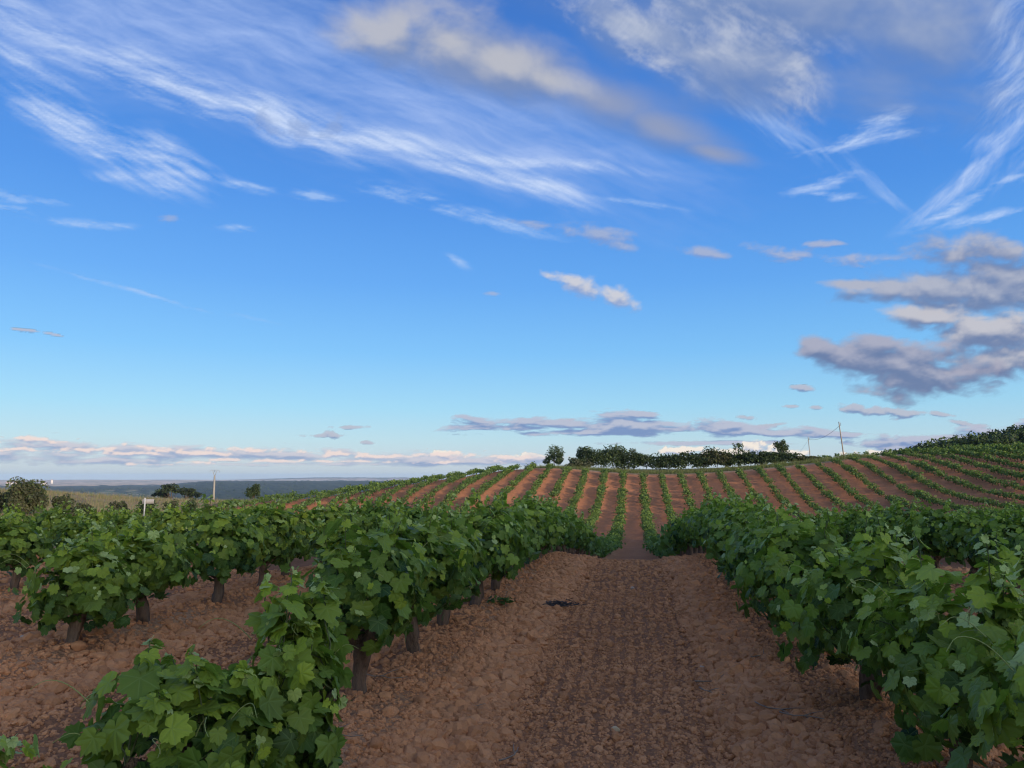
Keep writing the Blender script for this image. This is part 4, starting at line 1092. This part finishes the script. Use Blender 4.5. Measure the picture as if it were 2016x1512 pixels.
def clod_mat():
    m, o = new_mat('soil_clod'); N = m.node_tree.nodes
    geo = N.new('ShaderNodeNewGeometry'); oi = N.new('ShaderNodeObjectInfo'); pos = X(geo.outputs['Position'])
    n = noise(pos, 1.4, 3, .5); n2 = noise(pos, 60, 3, .6)
    f = X(oi.outputs['Random'])*.55 + (n-.5)*.8 + (n2-.5)*.5 + .22
    c = mix(X.m('MULTIPLY', f, 1.0, clamp=True), (.355, .154, .070), (.62, .290, .136))
    b = N.new('ShaderNodeBsdfPrincipled'); link(c, b.inputs['Base Color']); b.inputs['Roughness'].default_value = .95; b.inputs['Specular IOR Level'].default_value = .12
    bp = N.new('ShaderNodeBump'); bp.inputs['Strength'].default_value = .8; bp.inputs['Distance'].default_value = .006
    link(noise(pos, 150, 3, .65), bp.inputs['Height']); link(bp.outputs[0], b.inputs['Normal']); link(b.outputs[0], o.inputs['Surface'])
    return m
M_CLOD = clod_mat()
def build_clods():
    rg = np.random.default_rng(91)
    P, S = [], []
    def strip(x0, x1, y0, y1, dens, smin, smax):
        n = int((x1-x0)*(y1-y0)*dens)
        x, y = rg.uniform(x0, x1, n), rg.uniform(y0, y1, n)
        pp_ = np.array([(x-0)*_fw[0]+y*_fw[1]])[0]
        px_ = 1008 + FPX*((x*_rt[0]+y*_rt[1])/np.maximum(pp_*1.0, .1)) 
        k = (px_ > -400) & (px_ < 2500) & (pp_ > 1.2)
        x, y = x[k], y[k]; n = len(x)
        s = smin*np.exp(np.abs(rg.normal(size=n))*.62)
        d = np.abs(row_near(x))
        s *= 1 + .60*np.exp(-((d-.70)/.22)**2)                   # bigger lumps thrown up along the banks
        s *= np.where(d < .35, .72, 1.0)
        s = np.minimum(s, smax*(1 + .9*np.exp(-((d-.70)/.24)**2)))
        keepb = (d > .32) | (rg.random(n) < .45)
        mid = smooth(d, .80, 1.05)                              # the combed middle: finer crumbs, lying in lines
        s *= 1 - .46*mid*(rg.random(n) < .93)
        keepb &= (np.sin(comb(x, y)) + rg.normal(size=n)*.95 > -.3) | (rg.random(n) > mid)
        P.append(np.stack([x, y], -1)[keepb]); S.append(s[keepb])
    strip(-1.9, 1.6, 2.2, 4.6, 5600, .0068, .036); strip(-1.9, 1.6, 4.6, 7.5, 4000, .0076, .038); strip(-1.9, 1.6, 7.5, 11, 1900, .0095, .040); strip(-1.9, 1.6, 11, 18, 560, .015, .044)
    strip(-5.0, -1.9, 2.5, 6, 1500, .010, .040); strip(-5.0, -1.9, 6, 12, 800, .0125, .042); strip(-8.2, -5.0, 4.5, 13, 600, .0135, .045); strip(-15, -8.2, 8, 17, 260, .018, .05)
    strip(1.6, 4.9, 1.8, 9, 650, .0125, .042); strip(1.6, 8, 9, 15, 420, .016, .046)
    P, S = np.concatenate(P), np.concatenate(S); n = len(P)
    z = height(P[:, 0], P[:, 1]) + rough(P[:, 0], P[:, 1])
    sz = S[:, None]*rg.uniform(.72, 1.30, (n, 3)); sz[:, 2] *= .82
    me = np_mesh('soil_clods', np.stack([P[:, 0], P[:, 1], z + sz[:, 2]*.15], -1), np.zeros((0, 3), int), {'turn': ('FLOAT_VECTOR', np.stack([rg.normal(size=n)*.35, rg.normal(size=n)*.35, rg.uniform(0, 6.3, n)], -1)), 'size': ('FLOAT_VECTOR', sz)})
    a = me.attributes.new('pick', 'INT', 'POINT'); a.data.foreach_set('value', rg.integers(0, 7, n).astype(np.int32))
    ob = add_obj('soil_clods', me, M_CLOD)
    md = ob.modifiers.new('clods', 'NODES'); md.node_group = clod_nodes(M_CLOD)
    tag(ob, 'crumbled red brown soil clods covering the path and the gaps between rows', 'soil clods', kind='stuff')
    return n
print('clods', build_clods())

# ------------------------------------------------------------------ stones, big clods, twigs, cuttings, a weed
def on_ground(px, py):
    """where the line of sight through a pixel of the photograph meets the ground"""
    d = ray(px, py); t = np.linspace(1.5, 30, 1200)
    z = EYE + d[2]*t - height(d[0]*t, d[1]*t)
    i = int(np.argmax(z < 0)); return d[0]*t[i], d[1]*t[i]
def lump(seed, r, squash=(1, .8, .65)):
    import bmesh
    bm = bmesh.new(); bmesh.ops.create_icosphere(bm, subdivisions=3, radius=1.0)
    v = np.array([q.co[:] for q in bm.verts]); f = np.array([[w.index for w in q.verts] for q in bm.faces]); bm.free()
    rg = np.random.default_rng(seed)
    cut = rg.normal(size=(9, 3)); cut /= np.linalg.norm(cut, axis=1)[:, None]
    for c_ in cut:                                                  # flat broken faces
        h = v @ c_; lim = rg.uniform(.55, .85); v = v - np.maximum(h-lim, 0)[:, None]*c_*.85
    v *= (1 + .07*fbm(v[:, 0]*2.5+seed, v[:, 1]*2.5+v[:, 2]*1.7, 3, .5, seed))[:, None]
    return v*np.array(squash)*r, f
M_STONE = plain_mat('pale_stone', (.50, .36, .22), .85, 25, .25, .004, .2, 60)
M_GREYST = plain_mat('grey_stone', (.42, .31, .24), .85, 25, .3, .004, .2, 60)
for i, (px, py, r, mt, nm, lab) in enumerate([
        (1212, 1441, .030, M_STONE, 'stone', 'small pale yellow stone lying in the middle of the path near the bottom'),
        (742, 1478, .062, M_CLOD, 'soil_clod', 'biggest angular soil clod at the foot of the left bank, bottom of the photo'),
        (830, 1388, .060, M_CLOD, 'soil_clod', 'broad pale soil clod on the left bank just right of the bare trunk'),
        (1395, 1448, .034, M_CLOD, 'soil_clod', 'upright oblong soil clod low on the path, right of the pale stone'),
        (1382, 1316, .024, M_GREYST, 'stone', 'small pale grey stone on the right half of the path'),
        (1496, 1316, .052, M_CLOD, 'soil_clod', 'large soil clod in the furrow beside the right row'),
        (152, 1282, .075, M_CLOD, 'soil_clod', 'large flat faced soil clod under the light green vine at left'),
        (1526, 1368, .030, M_GREYST, 'stone', 'pale flat stone near the dry twigs on the right of the path'),
        (47, 1258, .040, M_GREYST, 'stone', 'pale stone on the bare soil left of the light green vine'),
        (1245, 1160, .040, M_GREYST, 'stone', 'pale stone far up the path near its crest')]):
    x, y = on_ground(px, py)
    o = add_obj(nm, mesh(nm, lump(300+i, r), None, False), mt)
    o.location = (x, y, ground_at(x, y)+r*.38); o.rotation_euler = (0, 0, i*1.3)
    tag(o, lab, 'stone' if nm == 'stone' else 'clod', 'stones on the soil' if nm == 'stone' else 'big clods on the soil')
M_TWIG = plain_mat('dry_twig', (.23, .17, .13), .85, 14, .35, .002)
M_DARKTW = plain_mat('dark_cuttings', (.055, .045, .045), .9, 14, .4, .002)
def twig(seed, l, r, fork=True):
    rg = np.random.default_rng(seed); t = np.linspace(-.5, .5, 7)
    p = np.stack([t*l, .10*l*np.sin(t*4+seed)+rg.normal(size=7)*.02*l, .012+.03*l*np.abs(rg.normal(size=7))*.6], -1)
    parts = [tube(p, np.linspace(r, r*.5, 7), 5)]
    if fork: parts.append(tube([p[3], p[3]+np.array([l*.16, l*.12, .02]), p[3]+np.array([l*.30, l*.20, .03])], [r*.7, r*.5, r*.3], 5))
    return join(parts)
for i, (px, py, l, an, lab) in enumerate([
        (1410, 1352, .34, .5, 'forked grey twig on the path in front of the right row'), (1400, 1372, .22, -.9, 'short grey twig crossing the forked twig on the path'),
        (1538, 1412, .42, -1.0, 'long pale curved cane lying on the soil by the right row'), (1330, 1108, .55, .1, 'thin dry cane lying across the far part of the path'),
        (922, 1410, .26, -.5, 'short dark twig at the foot of the left bank'), (752, 1345, .36, .15, 'thin dry twig on the left bank beside the bare trunk'),
        (1500, 1300, .24, .9, 'small dry twig among the clods right of the path'), (1005, 1500, .22, 1.2, 'pale dry stem at the very bottom of the path'),
        (1585, 1425, .30, -.6, 'dry twig under the hanging leaves of the right row'), (560, 1240, .40, .2, 'dry cane in the gap behind the left foreground vine'),
        (640, 1468, .40, .3, 'dry cane at the edge of the bottom left vine')]):
    x, y = on_ground(px, py)
    o = add_obj('twig', mesh('twig', twig(400+i, l, .0055), None, True), M_TWIG)
    o.location = (x, y, ground_at(x, y)+.025); o.rotation_euler = (0, 0, an); tag(o, lab, 'twig', 'dry twigs on the soil')
def cuttings():
    rg = np.random.default_rng(12); x, y = on_ground(1095, 1199)
    parts = []
    for i in range(46):
        v, f = twig(600+i, rg.uniform(.08, .22), .006, rg.random() < .5); a = rg.uniform(0, 6.3)
        v = np.stack([v[:, 0]*math.cos(a)-v[:, 1]*math.sin(a), v[:, 0]*math.sin(a)+v[:, 1]*math.cos(a), v[:, 2]], -1)
        parts.append((v+np.array([rg.normal()*.13, rg.normal()*.06, abs(rg.normal())*.022]), f))
    o = add_obj('dried_plant', mesh('dried_plant', join(parts), None, True), M_DARKTW)
    o.location = (x, y, ground_at(x, y)+.03); tag(o, 'dark withered clump of uprooted weed lying on the path', 'dried plant')
cuttings()
def weed(px, py, seed, n, r, lab):
    rg = np.random.default_rng(seed); x, y = on_ground(px, py)
    a = rg.uniform(0, 6.283, n); l = rg.uniform(.4, 1, n)*r
    pos = np.stack([np.cos(a)*l, np.sin(a)*l*.6, rg.uniform(.01, .35, n)*r], -1)
    v, f, at_ = card_leaves(rg, pos, np.stack([np.cos(a)*.3, np.sin(a)*.3, a*0+1], -1), rg.uniform(.6, 1.3, n)*r*.26)
    o = add_obj('weed', np_mesh('weed', v, f, {'leafvar': ('FLOAT_VECTOR', at_)}), M_LEAFF); o.location = (x, y, ground_at(x, y)+.02)
    tag(o, lab, 'weed', 'green weeds on the soil')
weed(985, 1190, 1, 60, .16, 'small green weed flat on the soil at the edge of the left row')
weed(665, 1390, 2, 26, .10, 'tuft of green leaves by the foot of the bare left trunk')

# ------------------------------------------------------------------ sign, poles, wires
M_WHITE = plain_mat('weathered_white_paint', (.52, .52, .50), .55, 12, .12)
M_GREYB = plain_mat('grey_sign_back', (.34, .325, .31), .5, 20, .12)
M_CONC = plain_mat('concrete', (.26, .245, .215), .9, 6, .2, .004)
M_POLE = plain_mat('grey_timber', (.27, .23, .19), .85, 4, .3, .01, stretch=(6, 6, .5))
M_STEEL = plain_mat('galvanised_steel', (.24, .25, .26), .5, 10, .2)
M_WIRE = plain_mat('black_cable', (.035, .035, .04), .6, 5, .2)
x, y = spot(288, 50); dep = project((x, y, 0))[2]; z0 = ground_at(x, y); k = dep/FPX
root = tag(empty('sign', (x, y, z0), R(38)), 'grey board on a white post in the dry grass beyond the left vines', 'sign')
top = EYE+(938-980)*k-z0
add_obj('post', mesh('post', box(-.045, .045, -.045, .045, -.3, top)), M_WHITE, root)
brd = add_obj('board', mesh('board', box(-4.5*k, 16.5*k, .048, .085, top-11.5*k, top-2.5*k)), M_GREYB, root)
for dz in (-10.4, -4.0): add_obj('rail', mesh('rail', box(-4.3*k, 16.2*k, .087, .115, top+dz*k-.02, top+dz*k+.03)), M_GREYB, brd)
# concrete pole with a forked steel crossarm
x, y = spot(422.5, 236); dep = project((x, y, 0))[2]; k = dep/FPX; z0 = ground_at(x, y); top = EYE+(938-925)*k-z0
root = tag(empty('power_pole', (x, y, z0), R(31)), 'concrete power pole with forked crossarm and drooping tips standing over the plain', 'power pole')
zf = top-12*k
add_obj('pole', mesh('pole', join([tube([(0, 0, -.5), (0, 0, zf)], [2.6*k, 1.6*k], 8)]), None, True), M_CONC, root)
for sg in (-1, 1):
    xa = add_obj('crossarm', mesh('crossarm', tube([(0, 0, zf-.2), (sg*3.4*k, 0, top-3*k), (sg*4.6*k, 0, top-.6*k)], [.7*k, .5*k, .4*k], 6), None, True), M_STEEL, root)
    add_obj('tip', mesh('tip', tube([(sg*4.6*k, 0, top-.6*k), (sg*7*k, 0, top-.5*k), (sg*8.6*k, 0, top-2.4*k), (sg*9.0*k, 0, top-5.5*k)], [.4*k, .4*k, .35*k, .3*k], 6), None, True), M_STEEL, xa)
add_obj('brace', mesh('brace', tube([(-4.6*k, 0, top-.6*k), (4.6*k, 0, top-.6*k)], [.35*k, .35*k], 6), None, True), M_STEEL, root)
add_obj('insulator', mesh('insulator', tube([(0, 0, top-.6*k), (0, 0, top-4.5*k)], [.45*k, .7*k], 6), None, True), M_WIRE, root)
# timber poles on the hill
def timber(px_top, py_top, px_base, Y, lab, r, fork):
    x, y = spot(px_base, Y); dep = project((x, y, 0))[2]; k = dep/FPX; z0 = ground_at(x, y); top = EYE+(938-py_top)*k-z0
    base_py = 938-(z0-EYE)/k
    lean = (px_top-px_base)*k*top/((890-py_top)*k)
    root = tag(empty('timber_pole', (x, y, z0), -YAW*0+R(-14)), lab, 'power pole', 'timber poles on the hill')
    add_obj('pole', mesh('pole', tube([(0, 0, -.6), (lean*.5, 0, top*.5), (lean, 0, top)], [r, r*.9, r*.75], 8), None, True), M_POLE, root)
    add_obj('bracket', mesh('bracket', join([tube([(lean, 0, top-9*k*fork), (lean+3.0*k, 0, top-7*k*fork), (lean+3.4*k, 0, top-2*k*fork)], [.05, .05, .07], 5)]), None, True), M_STEEL, root)
    rot = R(-14)
    return np.array([x+math.cos(rot)*lean, y+math.sin(rot)*lean, z0+top]), k
t1, k1 = timber(1658.5, 830, 1664, 158, 'tall leaning timber pole with a small bracket on the hill at right', .12, 1)
t2, k2 = timber(1598, 860, 1599.5, 232, 'shorter timber pole further off, left of the tall leaning pole', .12, .6)
def wire(a, b, sag, r, lab):
    t = np.linspace(0, 1, 17)[:, None]; p = a*(1-t)+b*t; p[:, 2] -= (4*sag*t*(1-t))[:, 0]
    tag(add_obj('power_cable', mesh('power_cable', tube(p, r, 5), None, True), M_WIRE), lab, 'cable', 'cables of the timber poles')
wire(t1-np.array([0, 0, 9*k1]), t2-np.array([0, 0, 5*k2]), 1.0, .03, 'thin black cable sagging between the two timber poles')
e3 = np.array(at(1560, 905, 262)); wire(t2-np.array([0, 0, 6*k2]), e3, .5, .018, 'thin cable dropping left from the shorter timber pole behind the hedge')

# ------------------------------------------------------------------ small buildings far out on the plain
M_WALLW = plain_mat('white_wall', (.55, .52, .48), .8, .2, .05); M_ROOF = plain_mat('tile_roof', (.40, .20, .13), .85, .3, .15)
def house(px, py, r, w, d, h, lab, seed, roof=True):
    dr = ray(px, py); az = math.atan2(dr[0], dr[1]); x, y = r*math.sin(az), r*math.cos(az); z = ground_at(x, y)
    root = tag(empty('building', (x, y, z), -az+seed*.3), lab, 'building', 'buildings out on the plain')
    add_obj('wall', mesh('wall', box(-w/2, w/2, -d/2, d/2, -3, h)), M_WALLW, root)
    v = np.array([(-w/2-.4, -d/2-.4, h+.02), (w/2+.4, -d/2-.4, h+.02), (w/2+.4, d/2+.4, h+.02), (-w/2-.4, d/2+.4, h+.02), (-w/2-.4, 0, h+d*.25), (w/2+.4, 0, h+d*.25)])
    f = np.array([(0, 1, 5), (0, 5, 4), (2, 3, 4), (2, 4, 5), (0, 4, 3), (1, 2, 5), (0, 3, 2), (0, 2, 1)])
    add_obj('roof', mesh('roof', (v, f)), M_ROOF if roof else M_WALLW, root)
house(592, 955, 8600, 44, 22, 14, 'long white shed far out on the plain above the far vineyard', 1, False)
house(102, 950, 9600, 18, 18, 40, 'pale tower shaped building far away above the largest bush', 0)
house(18, 953, 9300, 60, 24, 16, 'long pale building far away at the left edge', .6)
house(30, 955, 9100, 34, 20, 14, 'pale building far away, second from the left edge', -.5)
house(88, 953, 9200, 40, 20, 12, 'low pale building far away beside the tower shaped one', .4)

# ------------------------------------------------------------------ evening haze over everything
hv, hf = box(-16500, 16500, -16500, 16500, -95, 48)
hm = bpy.data.materials.new('haze'); hm.use_nodes = True; hm.node_tree.nodes.clear()
ho = hm.node_tree.nodes.new('ShaderNodeOutputMaterial'); pv = hm.node_tree.nodes.new('ShaderNodeVolumePrincipled')
pv.inputs['Color'].default_value = (.50, .72, 1.0, 1); pv.inputs['Density'].default_value = 5e-5
hm.node_tree.links.new(pv.outputs[0], ho.inputs['Volume'])
tag(add_obj('haze', mesh('haze', (hv, hf)), hm), 'thin blue evening haze over the plain and fields', 'haze', kind='stuff')
